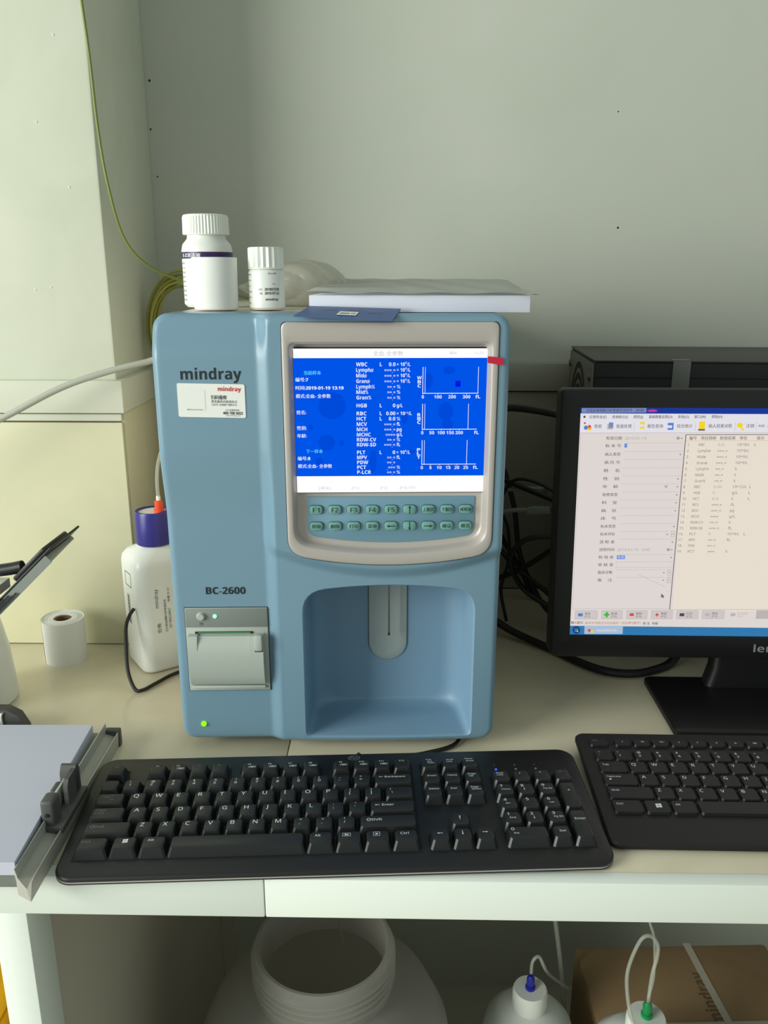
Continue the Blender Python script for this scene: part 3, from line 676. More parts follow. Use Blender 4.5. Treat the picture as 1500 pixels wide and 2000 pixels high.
# panel-local frame: u from screen's left edge, w up the tilted screen from its bottom edge
SX0 = -.2095; SZ0 = .0885; SWd, SHt = .4430, .2490
def mp(u_, w_, d_=0): return (SX0+u_, w_*math.sin(TA)+d_*math.cos(TA), SZ0+w_*math.cos(TA)-d_*math.sin(TA))
PM = Matrix.Translation((SX0, 0, SZ0)) @ Matrix.Rotation(-TA, 4, 'X')
b = MB(); b.X = PM
b.box(-.0205, SWd+.0205, .0005, .032, -.0262, SHt+.0195, M['mblack'], r=.006, seg=3)
b.X = None; panel = b.build('panel_shell', mon)
b = MB(); b.X = PM
o2 = rrect(-.0190, SWd+.0190, -.0250, SHt+.0182, .006, 4); o1 = rrect(-.0002, SWd+.0002, -.0002, SHt+.0002, .0004, 4)
b.loft([[(x, .0010, z) for x, z in o2], [(x, -.0012, z) for x, z in o2], [(x, -.0020, z) for x, z in rrect(-.0180, SWd+.0180, -.0240, SHt+.0172, .006, 4)], [(x, -.0018, z) for x, z in o1], [(x, .0004, z) for x, z in o1]], M['mblack'], False, False)
b.build('bezel', mon, sm=40)
b = MB(); b.X = PM
def mq(x, y):     # photograph-crop grid -> (u, w) on the screen
    t = (y-82)/1566.; xl = 165-32*t; W_ = 2897+60*t
    return (x-xl)/W_*SWd, SHt*(1-(y-82-(x-xl)*.0062*(1+.9*t))/1566.)
def rect(x0, y0, x1, y1, m, d=0, full=False):
    P = [mq(x0, y0), mq(x1, y0), mq(x1, y1), mq(x0, y1)]
    b.poly([(min(max(p[0], 0), SWd), -d, min(max(p[1], 0), SHt)) for p in reversed(P)], M[m])
def U(x0, x1, w0, w1, m, d=0): b.poly([(x0, -d, w0), (x1, -d, w0), (x1, -d, w1), (x0, -d, w1)], M[m])
def wv(y): return SHt*(1-(y-82)/1566.)
U(0, SWd, wv(120), SHt, 'm_title'); U(0, SWd, wv(250), wv(120), 'm_top'); U(0, .1105, wv(1468), wv(250), 'm_bg'); U(.1105, SWd, wv(1468), wv(250), 'm_bg2'); U(0, SWd, wv(1585), wv(1468), 'm_bg'); U(0, SWd, 0, wv(1585), 'm_task')
scr = b.build('screen', mon, sm=0, recalc=False)
b = MB(); b.X = PM
def mt(s_, x, yc, size=27, m='m_txt', x1_=None, bold=.004):
    def f(p, q): a = mq(p, -q); return (a[0], -.0005, a[1])
    b.text(s_, f, M[m], x, -(yc+.36*size), size, x1=x1_, bold=bold)
def ml(x0_, y0_, x1_, y1_, w=1.2, m='m_line'):
    d = Vector((x1_-x0_, y1_-y0_)); n = Vector((-d.y, d.x)).normalized()*w
    P = [mq(x0_+n.x, y0_+n.y), mq(x1_+n.x, y1_+n.y), mq(x1_-n.x, y1_-n.y), mq(x0_-n.x, y0_-n.y)]
    b.poly([(p[0], -.0003, p[1]) for p in P], M[m])
def mr(x0_, y0_, x1_, y1_, m, d=.0003): b.poly([(p[0], -d, p[1]) for p in (mq(x0_, y0_), mq(x1_, y0_), mq(x1_, y1_), mq(x0_, y1_))], M[m])
def me_(cx, cy, rx, ry, m, n=14, d=.0004): b.poly([(p[0], -d, p[1]) for p in [mq(cx+rx*math.cos(2*PI*k/n), cy+ry*math.sin(2*PI*k/n)) for k in range(n)]], M[m])
mr(172, 86, 610, 116, 'm_titl2'); me_(650, 104, 34, 9, 'm_pink'); mt('迈瑞血液细胞分析数据管理软件 - [检验]', 202, 101, 22, 'm_dk', 595)
for s_, x, xe in (('日常作业(E)', 228, 342), ('查询统计(I)', 380, 487), ('质控(J)', 524, 590), ('基础数据设置(D)', 628, 788), ('系统(G)', 826, 900), ('窗口(W)', 936, 1014), ('帮助(H)', 1053, 1126)): mt(s_, x, 144, 23, 'm_dk', xe)
for s_, x, xe in (('检验', 262, 312), ('批量处理', 410, 515), ('报告查询', 621, 728), ('综合统计', 822, 928), ('病人结果对照', 1036, 1195), ('注销', 1290, 1345), ('布局:', 1372, 1418)): mt(s_, x, 205, 28 if x < 1360 else 20, 'm_txt', xe)
me_(204, 214, 14, 14, 'm_blu'); me_(228, 210, 12, 14, 'm_red'); me_(228, 222, 16, 11, 'm_yel'); me_(196, 184, 7, 7, 'm_red')
mr(350, 190, 388, 226, 'm_line'); mr(360, 180, 390, 216, 'm_titl2', .0004); mr(572, 176, 602, 222, 'm_yel'); mr(566, 192, 596, 210, 'm_top', .0004); mr(760, 184, 800, 230, 'm_blu'); mr(752, 200, 790, 218, 'm_top', .0004)
mr(972, 176, 1012, 224, 'm_yel'); mr(968, 224, 1014, 236, 'm_txt'); me_(1248, 200, 20, 16, 'm_yel'); ml(1252, 206, 1276, 236, 5, 'm_yel'); mr(1434, 196, 1464, 222, 'm_yel'); mr(1476, 196, 1500, 222, 'm_txt2'); me_(192, 143, 8, 8, 'm_dk')
for s_ in (535, 950, 1218, 1362): ml(s_-1, 180, s_-2, 236)
ml(165, 250, 1500, 250, 1.6); ml(170, 256, 148, 1460, 1.2); ml(150, 1462, 850, 1462, 1.4); ml(888, 262, 851, 1468, 3, 'm_txt'); ml(888, 262, 1560, 262, 2.4, 'm_txt'); ml(851, 1468, 1560, 1468, 1.6); 
form = [('检验日期', 345, 452, 284, 'c'), ('标 本 号', 341, 449, 334, ''), ('病人类型', 341, 447, 391, 'a'), ('病 历 号', 339, 446, 445, ''), ('姓    名', 335, 445, 500, ''), ('性    别', 334, 444, 555, 'a'), ('年    龄', 333, 441, 608, 'a'), ('收费类型', 334, 440, 663, 'a'),
        ('科    室', 331, 438, 717, 'a'), ('病    区', 329, 438, 772, 'a'), ('床    号', 328, 436, 825, ''), ('标本类型', 329, 435, 880, 'a'), ('标本评价', 328, 433, 934, 'b'), ('送 检 者', 326, 432, 988, 'a'), ('送检时间', 325, 432, 1042, 'c'), ('检 验 者', 323, 430, 1095, 'a'), ('审 核 者', 322, 430, 1148, 'f'),
        ('临床诊断', 322, 427, 1202, 'b'), ('备    注', 320, 427, 1256, 'b')]
for s_, x, xe, y, k in form:
    mt(s_, x, y, 25, 'm_txt', xe)
    xr = 872-(y-284)*.027
    if k != 'c' and k != 'f': ml(x+133, y-18, xr-(45 if k == 'b' else 0), y-18, 1.0)
    if k == 'f':
        for q in ((450, y-20, xr, y-20), (450, y+20, xr, y+20), (450, y-20, 450, y+20), (xr, y-20, xr, y+20)): ml(*q, 1.0)
    if k in 'abc' and k: ax = xr-12-(42 if k == 'b' else 0); b.poly([(p[0], -.0004, p[1]) for p in (mq(ax-7, y), mq(ax+7, y), mq(ax, y+7))], M['m_dk'])
    if k == 'b': bx = xr-26; [ml(*q, 1.2, 'm_txt2') for q in ((bx, y-18, bx+24, y-18), (bx, y+20, bx+24, y+20), (bx, y-18, bx, y+20), (bx+24, y-18, bx+24, y+20))]; mt('>', bx+5, y, 22, 'm_txt', bx+18)
    if k == 'c': mr(xr-46, y-8, xr-26, y+10, 'm_txt2')
mt('2019-01-19', 474, 285, 25, 'm_txt2', 619); mt('2019-01-19   0:00', 454, 1043, 25, 'm_txt2', 683); mt('岁', 762, 610, 22, 'm_txt', 784)
mr(473, 320, 490, 346, 'm_sel'); mr(454, 1083, 510, 1109, 'm_sel'); mt('7', 476, 333, 20, 'm_top'); mt('检验', 458, 1096, 22, 'm_top', 506)
for s_, x, xe in (('编号', 911, 962), ('项目简称', 990, 1095), ('检验结果', 1120, 1226), ('单位', 1254, 1305), ('提示', 1370, 1421), ('报警', 1448, 1500)): mt(s_, x, 285, 26, 'm_txt', xe)
ml(893, 303, 1560, 303, 1.0)
tab = [('WBC', '0.0', '10^9/L', 'L'), ('Lymph#', '***.*', '10^9/L', ''), ('Mid#', '***.*', '10^9/L', ''), ('Gran#', '***.*', '10^9/L', ''), ('Lymph%', '**.*', '%', ''), ('Mid%', '**.*', '%', ''), ('Gran%', '**.*', '%', ''), ('RBC', '0.00', '10^12/L', 'L'), ('HGB', '0', 'g/L', 'L'), ('HCT', '0.0', '%', 'L'),
       ('MCV', '***.*', 'fL', ''), ('MCH', '***.*', 'pg', ''), ('MCHC', '****', 'g/L', ''), ('RDW-CV', '**.*', '%', ''), ('RDW-SD', '***.*', 'fL', ''), ('PLT', '0', '10^9/L', 'L'), ('MPV', '**.*', 'fL', ''), ('PDW', '**.*', '', ''), ('PCT', '.***', '%', '')]
for k, (a_, c_, d_, e_) in enumerate(tab):
    y = 328+40.4*k; sh = -k*1.35
    mt(str(k+1), 901+sh, y, 25, 'm_txt')
    mt(a_, 977+sh, y, 25, 'm_txt', 977+sh+14.5*len(a_)); mt(c_, 1110+sh, y+(5 if '*' in c_ else 0), 25, 'm_dk' if '*' in c_ else 'm_txt2', 1110+sh+14*len(c_))
    if d_: mt(d_, 1242+sh, y, 25, 'm_txt', 1242+sh+14*len(d_))
    if e_: mt(e_, 1357+sh*1.0, y, 25, 'm_txt', 1370+sh)
btn = [(168, 332, '保存', '(F12)', 'm_blu'), (360, 513, '新增', '(F3)', 'm_grn'), (540, 693, '删除', '(F4)', 'm_red'), (720, 876, '审核', '(F5)', 'm_red'), (903, 1060, '打印', '(F2)', 'm_dk'), (1087, 1248, '预览', '(F10)', 'm_line'), (1270, 1432, '取消审核', '(F6)', 'm_line')]
for k, (xa, xb, s_, s2, ic) in enumerate(btn):
    if k < 6:
        mr(xa, 1474, xb, 1536, 'm_line', .0003); mr(xa+3, 1477, xb-3, 1532, 'm_btn', .0004)
    tm = 'm_dk' if k < 6 else 'm_line'
    def f(p, q): a = mq(p, -q); return (a[0], -.0006, a[1])
    b.text(s_, f, M[tm], xa+70, -(1495+9), 20, x1=xa+(112 if k < 6 else 148)); b.text(s2, f, M[tm], xa+70, -(1514+9), 18, x1=xa+110)
    if ic == 'm_grn': mr(xa+18, 1498, xa+58, 1510, ic, .0006); mr(xa+31, 1484, xa+45, 1524, ic, .0006)
    elif ic == 'm_red' and k == 2: ml(xa+24, 1490, xa+54, 1520, 5, ic); mr(xa+24, 1494, xa+54, 1514, ic, .0006)
    elif k == 3: mr(xa+30, 1500, xa+54, 1510, ic, .0006); mr(xa+38, 1492, xa+46, 1518, ic, .0006)
    else: mr(xa+22, 1494, xa+56, 1516, ic, .0006)
mr(1476, 1474, 1640, 1536, 'm_line', .0003)
mt('输入提示', 140, 1561, 21, 'm_dk', 228); mt('标本号不超过25位且最后一位必须为数字!', 243, 1564, 21, 'm_brown', 645); mt('姓 名  单据', 664, 1568, 21, 'm_dk', 772)
mr(240, 1585, 520, 1645, 'm_task2'); me_(181, 1615, 29, 29, 'm_orb'); 
for dx, dy, m_ in ((-9, -8, 'm_red'), (5, -8, 'm_grn'), (-9, 6, 'm_blu'), (5, 6, 'm_yel')): mr(172+dx+6, 1612+dy, 182+dx+6, 1622+dy, m_, .0006)
me_(276, 1618, 11, 11, 'm_red', d=.0005); me_(296, 1626, 12, 10, 'm_yel', d=.0005)
def f(p, q): a = mq(p, -q); return (a[0], -.0006, a[1])
b.text('迈瑞血液细胞分析数...', f, M['m_top'], 324, -1626, 20, x1=486)
b.poly([(p[0], -.0006, p[1]) for p in (mq(783, 1352), mq(783, 1384), mq(791, 1377), mq(800, 1388), mq(803, 1374), mq(806, 1372))], M['m_txt'])
ml(606, 1214, 812, 1306, .8, 'm_txt2')
b.build('display_print', scr, sm=0, recalc=False)
b = MB(); b.X = PM; b.text('lenovo', lambda p, q: (p, -.0022, q), M['legend_d'], fit=(.2010, .2510, -.0175, -.0085), bold=.02); b.build('maker_lettering', mon, sm=0, recalc=False)
b = MB()
b.loft([[(x, y, z) for x, y in rrect(-.105, .105, -.062, .062, .006, 4)] for z in (.0006, .006)]+[[(x, y, .008) for x, y in rrect(-.103, .103, -.060, .060, .006, 4)]], M['mblack'])
b.build('stand_base', mon)
b = MB(); 
b.loft([[(x, y, z) for x, y in rrect(-w, w, .034, .060, .008, 4)] for z, w in ((.006, .040), (.03, .034), (.10, .032), (.17, .030))], M['mblack']); b.build('stand_neck', mon)

# ================================================================ PC CASE
pc = thing('computer_case', 'dark computer case lying on its side behind the monitor', 'computer', (.2275, .985, 0), (0, 0, R(-3.6)))
b = MB(); b.box(.0015, .44, 0, .2, .004, .3715, M['case'], r=.0015); b.build('case_body', pc)
b = MB(); b.box(0, .44, -.0012, .2012, .3717, .3738, M['case_t'], r=.0006); b.build('top_cover', pc, label='grey-black top cover, lighter than the case body')
b = MB(); b.box(-.0012, .0014, .004, .196, .02, .3690, M['case_r'], r=.0003)
b.build('rear_plate', pc, label='bare steel rear plate')
b = MB()
for k in range(4):
    rr = .012+.014*k; n = 28
    i_ = b.mi(M['dark'])
    for j in range(n):
        a0, a1 = 2*PI*j/n, 2*PI*(j+1)/n
        b.face([b.v((-.0016, .105+q*math.cos(a), .300+q*math.sin(a))) for q, a in ((rr, a0), (rr+.008, a0), (rr+.008, a1), (rr, a1))], i_)
b.build('fan_grille', pc, sm=0, recalc=False)
for y, z in ((.018, .352), (.185, .352), (.018, .22), (.012, .30)):
    b = MB(); b.lathe([(.005, 0), (.005, .0016), (.003, .003)], M['steel'], (0, 0, 0), n=10)
    b.bm.transform(Matrix.Translation((-.0012, y, z)) @ Matrix.Rotation(-PI/2, 4, 'Y')); b.build('screw', pc)
b = MB(); b.box(.090, .110, -.0022, -.0012, .318, .3745, M['tape']); b.box(.090, .110, -.0022, .010, .3739, .3745, M['tape']); b.build('tape_strip', pc, label='grey tape strip over the front edge')
b = MB(); b.box(.002, .438, -.0008, .0004, .3535, .3545, M['dark']); b.build('front_seam', pc)

# ================================================================ THINGS ON THE ANALYSER
TOPZ = .4376
def cyl_map(c, rr, a_mid): return lambda u_, v_: (c[0]+rr*math.sin(a_mid+u_/rr), c[1]-rr*math.cos(a_mid+u_/rr), c[2]+v_)
def ribcap(b, prof, m, c, n=48, amp=.0006, z0=0, z1=1):
    rings = []
    for r_, z in prof:
        ring = []
        for k in range(n*2):
            a = 2*PI*k/(n*2); q = r_-(amp if (k % 2 and z0 <= z <= z1) else 0); ring.append((c[0]+q*math.cos(a), c[1]+q*math.sin(a), c[2]+z))
        rings.append(ring)
    b.loft(rings, m)
bo = thing('bottle', 'tall white bottle with ribbed cap and purple band on the analyser', 'bottle', (-.2000, .893, TOPZ))
RB = .0258
b = MB(); b.lathe([(RB-.003, 0), (RB, .003), (RB, .056), (RB-.0012, .062), (RB-.006, .0675), (.0195, .070), (.0195, .0745)], M['white_p'], n=48); b.build('body', bo)
b = MB(); ribcap(b, [(.0232, .0715), (.0236, .0725), (.0232, .0885), (.0222, .0905), (.0200, .0912)], M['white_c'], (0, 0, 0), 46, .0010, .0722, .0890); b.build('cap', bo, sm=12)
b = MB(); b.lathe([(RB+.0002, .048), (RB+.0002, .0545)], M['purple'], n=48, cap0=False, cap1=False)
for k, s_ in enumerate(('E-Z清洁液',)): b.text(s_, cyl_map((0, 0, 0), RB+.0005, -.95), M['legend'], fit=(0, .024, .0493, .0533), bold=.02)
for k in range(9):
    b.text(['适用于血细胞分析', '储存条件 2-30C', '有效期 见瓶身', '成份 表面活性剂', '100ml 仅供体外', '批号 2018', '注意事项说明', '生产日期', '粤食药监械'][k], cyl_map((0, 0, 0), RB+.0004, -1.45), M['grey_d'], fit=(0, .016, .0425-k*.0045, .0445-k*.0045))
b.build('label', bo, recalc=False, sm=30, label='white label with purple band and small print')
ja = thing('white_container', 'plain white cylindrical container in front of the purple-banded bottle', 'container', (-.1770, .818, TOPZ))
b = MB(); b.lathe([(.0196, 0), (.0208, .0012), (.0214, .0470), (.0210, .0480), (.0190, .0481), (.0180, .0475)], M['paper'], n=48); b.build('body', ja)
b = MB(); b.lathe([(.0180, .0475), (.0175, .0478)], M['white_c'], n=32); b.build('lid', ja)
sb = thing('bottle', 'small white bottle with deeply ribbed cap and printed dates', 'bottle', (-.1290, .826, TOPZ))
RS = .0172
b = MB(); b.lathe([(RS-.002, 0), (RS, .002), (RS, .0345), (RS-.001, .0365), (.0150, .0375)], M['white_p'], n=48); b.build('body', sb)
b = MB(); ribcap(b, [(.0168, .0372), (.0172, .0385), (.0172, .0395), (.0170, .0560), (.0162, .0572), (.0140, .0576)], M['white_c'], (0, 0, 0), 20, .0015, .0390, .0562); b.build('cap', sb, sm=15)
b = MB(); cm = cyl_map((0, 0, 0), RS+.0003, 0)
b.text('20180723N', cm, M['ink'], fit=(.0005, .0150, .0178, .0202), bold=.03); b.text('2019-07-22', cm, M['ink'], fit=(.0005, .0150, .0142, .0166), bold=.03); b.text('mindray', cm, M['ink'], fit=(.0010, .0138, .0080, .0110), bold=.03)
b.text('批号:', cm, M['grey_d'], fit=(-.0055, -.0018, .0178, .0198)); b.text('效期:', cm, M['grey_d'], fit=(-.0048, -.0018, .0142, .0162)); b.text('10 ml', cm, M['grey_d'], fit=(.0080, .0112, .0232, .0246)); b.text('体外诊断', cm, M['grey_d'], fit=(.0040, .0125, .0326, .0342))
for k in range(6): b.text(['深圳迈瑞生物医疗', '溶血剂 说明', '储存 2-30', '仅供体外诊断使用', '请阅读说明书', '粤械注准'][k], cyl_map((0, 0, 0), RS+.0003, -1.3), M['grey_d'], fit=(0, .0085-.0008*(k % 3), .0315-k*.0052, .0330-k*.0052))
b.build('label', sb, recalc=False, sm=0)
# book / ream with curled sheets
bk = MB(); bk.box(0, .1965, 0, .28, 0, .0148, M['book'], r=.0006); o = bk.build('paper_ream', label='thick white ream of paper on top of the analyser', cat='paper'); o.location = (-.0815, .7605, TOPZ); o.rotation_euler = (0, 0, R(-1.0))
b = MB(); n1, n2 = 36, 26; i_ = b.mi(M['sheet'])
Vt = []
for j in range(n2+1):
    Vt.append([])
    for k in range(n1+1):
        x = -.003+.206*k/n1; y = -.006+.283*j/n2
        z = .0009+.0008*math.sin(k*.35+j*.2)**2+.0006*math.sin(k*.9+1)*math.sin(j*.5)*.5
        if k < 6: z += .0008*(6-k)*.3
        ed_ = max(0, 1-j/3.0); z += ed_*.0012*math.sin(k*.35+1)**2
        z += .011*(j/n2)**1.2
        if k > n1-3: z -= .0006*(k-n1+3)
        Vt[-1].append(b.v((x, y, max(z, .0005))))
for j in range(n2):
    for k in range(n1): b.face((Vt[j][k], Vt[j][k+1], Vt[j+1][k+1], Vt[j+1][k]), i_)
bmesh.ops.solidify(b.bm, geom=b.bm.faces[:], thickness=.0003)
o = b.build('paper_sheet', label='crumpled sheet of paper lying on the white ream', cat='paper', sm=60); o.location = (-.0815, .7605, TOPZ+.0151); o.rotation_euler = (0, 0, R(-1.4))
# second page lifting at the back
# blue card
b = MB(); P = [Vector((-.0913, .7260, .4345)), Vector((-.0068, .7280, .4305)), Vector((.0003, .7530, .4392)), Vector((-.0800, .7550, .4415))]
for p in P: p += Vector((0, -.0008, .0009))
def cbl(p, q): return (P[0]*(1-p)+P[1]*p)*(1-q)+(P[3]*(1-p)+P[2]*p)*q
b.loft([[cbl(k/8, 0), cbl(k/8, .5), cbl(k/8, 1), cbl(k/8, 1)+Vector((0, -.0003, .0010)), cbl(k/8, .5)+Vector((0, -.0003, .0010)), cbl(k/8, 0)+Vector((0, -.0003, .0010))] for k in range(9)], M['card'])
def cardm(p, q):
    v = (P[0]*(1-p)+P[1]*p)*(1-q)+(P[3]*(1-p)+P[2]*p)*q; return (v.x, v.y-.0006, v.z+.0014)
b.poly([cardm(.40, .22), cardm(.60, .22), cardm(.60, .54), cardm(.40, .54)], M['sheet'])
b.text('2024-17', lambda p, q: (lambda v: (v[0], v[1], v[2]+.0002))(cardm(p, q)), M['grey_d'], fit=(.42, .58, .30, .42), bold=.02)
b.text('血液分析仪', cardm, M['legend_d'], fit=(.20, .34, .62, .80)); b.text('操作说明', cardm, M['legend_d'], fit=(.42, .58, .62, .80)); b.text('校准卡片', cardm, M['legend_d'], fit=(.68, .86, .50, .68))
b.build('booklet', label='dark blue card lying on the front lip of the analyser', cat='booklet', sm=0)
# plastic bag
bm_ = MB(); i_ = bm_.mi(M['bag'])
g_ = bmesh.ops.create_icosphere(bm_.bm, subdivisions=5, radius=1)
for v in g_['verts']:
    c = v.co.copy(); n_ = 1+.10*math.sin(c.x*4+c.z*3)+.07*abs(math.sin(c.y*6+c.x*5+2))+.05*abs(math.sin(c.z*7+c.x*8))
    v.co = Vector((c.x*.056*n_, c.y*.045*n_, max(-.020, c.z*.021*n_*(1+.35*math.cos((c.x-.45)*2.5)))+.0205))
o = bm_.build('plastic_bag', label='crumpled translucent plastic bag behind the small bottle', cat='bag', sm=25); o.location = (-.112, .945, TOPZ)

# ================================================================ LEFT SIDE
# reagent bottle
rg = thing('reagent_bottle', 'square white reagent bottle with navy cap beside the analyser', 'bottle', (-.2985, .9560, 0), (0, 0, R(36)))
def sq(h, rr, z): return [(x, y, z) for x, y in rrect(-h, h, -h, h, rr, 6)]
b = MB(); b.loft([sq(.031, .012, 0), sq(.0345, .014, .002), sq(.0355, .014, .006), sq(.0355, .014, .134), sq(.0345, .015, .141), sq(.030, .016, .148), sq(.022, .0185, .153), sq(.0185, .0180, .156), sq(.0180, .0175, .164)], M['white_p'])
b.build('body', rg, sm=50)
b = MB(); b.lathe([(.0205, .156), (.0215, .157), (.0208, .194), (.0198, .197), (.0172, .197), (.0170, .1945)], M['navy'], n=40); b.build('cap', rg, label='navy screw cap')
b = MB(); b.lathe([(.0168, .1946), (.0168, .1952)], M['white_c'], n=32); b.build('cap_disc', rg)
b = MB(); c_ = (.006, -.008, .1952); b.lathe([(.0065, 0), (.0065, .0035), (.0048, .0045), (.0052, .0060), (.0052, .013), (.0030, .0150)], M['orange'], c_, n=10)
b.lathe([(.0026, .0148), (.0026, .0200)], M['white_c'], c_, n=12); b.build('connector', rg, label='orange tube connector')
b = MB(); b.tube([(.006, -.008, .2120), (.006, -.008, .232), (.010, -.004, .252), (.022, .008, .272)], .0022, M['tube'], n=8); b.build('tube', rg)
b = MB()
fr = lambda p, q: (p, -.0358, q)                 # front-right face
vert = lambda x, z, rot: (lambda p, q: (x-q, -.0358, z+p))
b.text('mindray', vert(-.012, .085, 1), M['ink'], fit=(0, .024, 0, .006), bold=.01); b.text('五分类血细胞分析用溶血剂', vert(-.004, .052, 1), M['ink'], fit=(0, .042, 0, .0032)); b.text('20180228N7', vert(.001, .056, 1), M['ink'], fit=(0, .026, 0, .0030)); b.text('合格', vert(-.012, .052, 1), M['grey_d'], fit=(0, .013, 0, .005)); b.text('效期 D 01', vert(.001, .090, 1), M['ink'], fit=(0, .018, 0, .0030))
for k in range(26):
    z = .058+k*.0015; w = .0004+.0003*(k*7 % 3)
    b.poly([(.0090, -.0358, z), (.0125, -.0358, z), (.0125, -.0358, z+w), (.0090, -.0358, z+w)], M['ink'])
    b.poly([(-.0358, .002, z-.002), (-.0358, .010, z-.002), (-.0358, .010, z+w-.002), (-.0358, .002, z+w-.002)], M['ink'])
for q in ((-.008, .012, .106, .1068), (-.008, .012, .1232, .124), (-.008, -.0072, .106, .124), (.0112, .012, .106, .124)):
    b.poly([(-.0358, q[0], q[2]), (-.0358, q[1], q[2]), (-.0358, q[1], q[3]), (-.0358, q[0], q[3])], M['ink'])
b.build('label', rg, sm=0, recalc=False)
# paper roll
ro = thing('paper_roll', 'white thermal paper roll standing on the bench near the tiles', 'paper roll', (-.4225, .9560, 0))
b = MB(); H_ = .0555
b.lathe([(.0085, .001), (.0252, 0), (.0255, H_), (.0235, H_-.0004), (.0232, H_-.0018), (.0224, H_-.0004), (.0214, H_-.0004), (.0211, H_-.0016), (.0203, H_-.0002), (.0192, H_-.0002), (.0189, H_-.0014), (.0180, H_), (.0110, H_), (.0108, H_-.002), (.0085, H_-.003)], M['paper'], n=56, cap0=False, cap1=False)
b.build('paper', ro, sm=30)
b = MB(); b.lathe([(.0104, H_-.0015), (.0108, H_-.001), (.0085, H_-.0012), (.0082, .002)], M['brown'], n=32, cap0=False, cap1=False); b.lathe([(.0082, .012), (.0082, .0125)], M['brown'], n=24); b.build('core', ro, label='brown cardboard core')
b = MB()
ring0 = []; 
for k in range(13):
    a = R(100+k*9); q = .02555+.00001*k; ring0.append((q*math.cos(a), q*math.sin(a)))
b.loft([[(x, y, .0) for x, y in ring0], [(x, y, H_+.0008) for x, y in ring0]], M['paper'], False, False, closed=False); b.build('loose_end', ro)
# tray with paper
tr = thing('paper_tray', 'grey metal paper tray with side channel at left edge of bench', 'tray', (-.2990, .5420, .0006), (0, 0, R(1.0)))
b = MB(); b.box(-.30, .0, .004, .210, 0, .0155, M['grey_m'], r=.0008); b.build('base_plate', tr)
b = MB()
cp = [(.0005, .0120), (.0005, .0250), (.0014, .0250), (.0020, .0150), (.0120, .0120), (.0140, .0170), (.0150, .0170), (.0140, .0000), (.0005, .0000)]
b.loft([[(x, (-.006 if z > .015 else -.012 if x > .01 else -.004), z) for x, z in cp], [(x, .212, z) for x, z in cp]], M['steel_b']); b.build('side_channel', tr, sm=20, label='brushed metal side channel')
b = MB(); b.box(.0005, .0158, .2080, .2160, 0, .0185, M['grey_d'], r=.0012); b.build('end_cap', tr)
b = MB()
b.box(-.0020, .0170, .052, .112, .0140, .0200, M['grey_d'], r=.001)
def ear(b, y0, y1, h, x0, x1):
    P = [(y0, .016), (y1, .016), (y1, h-.006), (y1-.004, h), (y0+.004, h), (y0, h-.006)]
    b.loft([[(x0, y, z) for y, z in P], [(x1, y, z) for y, z in P]], M['grey_d'])
b.box(-.0020, .0100, .054, .070, .0165, .0430, M['grey_d'], r=.003, seg=3)
b.box(-.0060, .0000, .084, .100, .0165, .0330, M['grey_d'], r=.002)
ear(b, .082, .108, .044, .0075, .0115); ear(b, .100, .1115, .046, -.002, .0115)
b.lathe([(.0018, 0), (.0018, .0006)], M['dark'], (.004, .0538, .030), n=12, axis='y')
b.box(.0012, .0035, .078, .100, .020, .036, M['grey_l'], r=.0004)
b.build('sliding_guide', tr, sm=35, label='dark grey sliding guide clamped on channel')
hb = thing('hinge_bracket', 'dark rounded bracket with two white pins behind the paper tray', 'bracket', (-.43, .7660, 0))
b = MB(); P = [(-.06, 0), (.041, 0), (.039, .012), (.032, .026), (.020, .033), (-.06, .033)]
b.loft([[(x, 0, z) for x, z in P], [(x, .012, z) for x, z in P]], M['grey_d']); b.build('plate', hb)
for x in (-.004, .015):
    b = MB(); b.tube([(x, -.0012, .016), (x, -.0012, .026), (x+.0015, -.0012, .030)], .0014, M['white_c'], n=6); b.build('pin', hb)
b = MB(); P = [(-.30, -.001), (-.0005, -.001), (-.0095, .205), (-.30, .205)]
b.loft([[(x, y, 0) for x, y in P], [(x, y, .0108) for x, y in P], [(x-.0004, y+.0004, .0114) for x, y in P]], M['paper_b'])
o = b.build('paper_stack', label='stack of bluish white paper lying in the metal tray', cat='paper', sm=20); o.location = (-.2990, .5420, .0164); o.rotation_euler = (0, 0, R(1.0))
# white jug at the left margin and the black flap holder
b = MB(); b.lathe([(.044, 0), (.047, .003), (.0465, .020), (.0440, .060), (.0370, .100), (.0250, .122), (.0160, .128), (.0160, .140)], M['white_p'], n=48)
o = b.build('plastic_bottle', label='white plastic bottle cut by left edge behind the tray', cat='bottle'); o.location = (-.4860, .8450, 0)
hd = thing('flap_holder', 'black arm with tilted black-edged grey flap entering at the left', 'holder', (-.58, .80, 0))
b = MB(); b.lathe([(.04, 0), (.04, .008), (.038, .010)], M['black'], n=32); b.build('base', hd)
b = MB(); b.tube([(0, 0, .009), (0, 0, .168)], .006, M['black'], n=12); b.build('post', hd)
b = MB(); b.tube([(0, 0, .165), (.11, 0, .169), (.170, .0, .176), (.191, .0, .180)], .0065, M['black'], n=10)
b.build('arm', hd)
A_ = math.atan2(.073, .076)
FM = Matrix.Translation((.236, 0, .2105)) @ Matrix.Rotation(-A_, 4, 'Y')
b = MB(); b.X = FM; b.box(-.165, 0, -.030, .045, -.0012, .0012, M['black'], r=.0008); b.box(-.060, -.012, -.020, .040, .0012, .0070, M['black'], r=.002); b.build('flap', hd)
b = MB(); b.X = FM; b.box(-.150, -.010, -.0310, -.0302, -.0105, -.0014, M['grey_m']); b.box(-.150, -.012, -.030, .040, -.0060, -.0016, M['grey_m'], r=.0005); b.build('under_plate', hd, label='grey plate under the flap')
for k in range(4):
    b = MB(); b.X = FM; b.box(-.150+.012*k, -.085+.008*k, -.034, -.0322, .0030-.0035*k, .0044-.0035*k, M['black']); b.build('rib', hd)
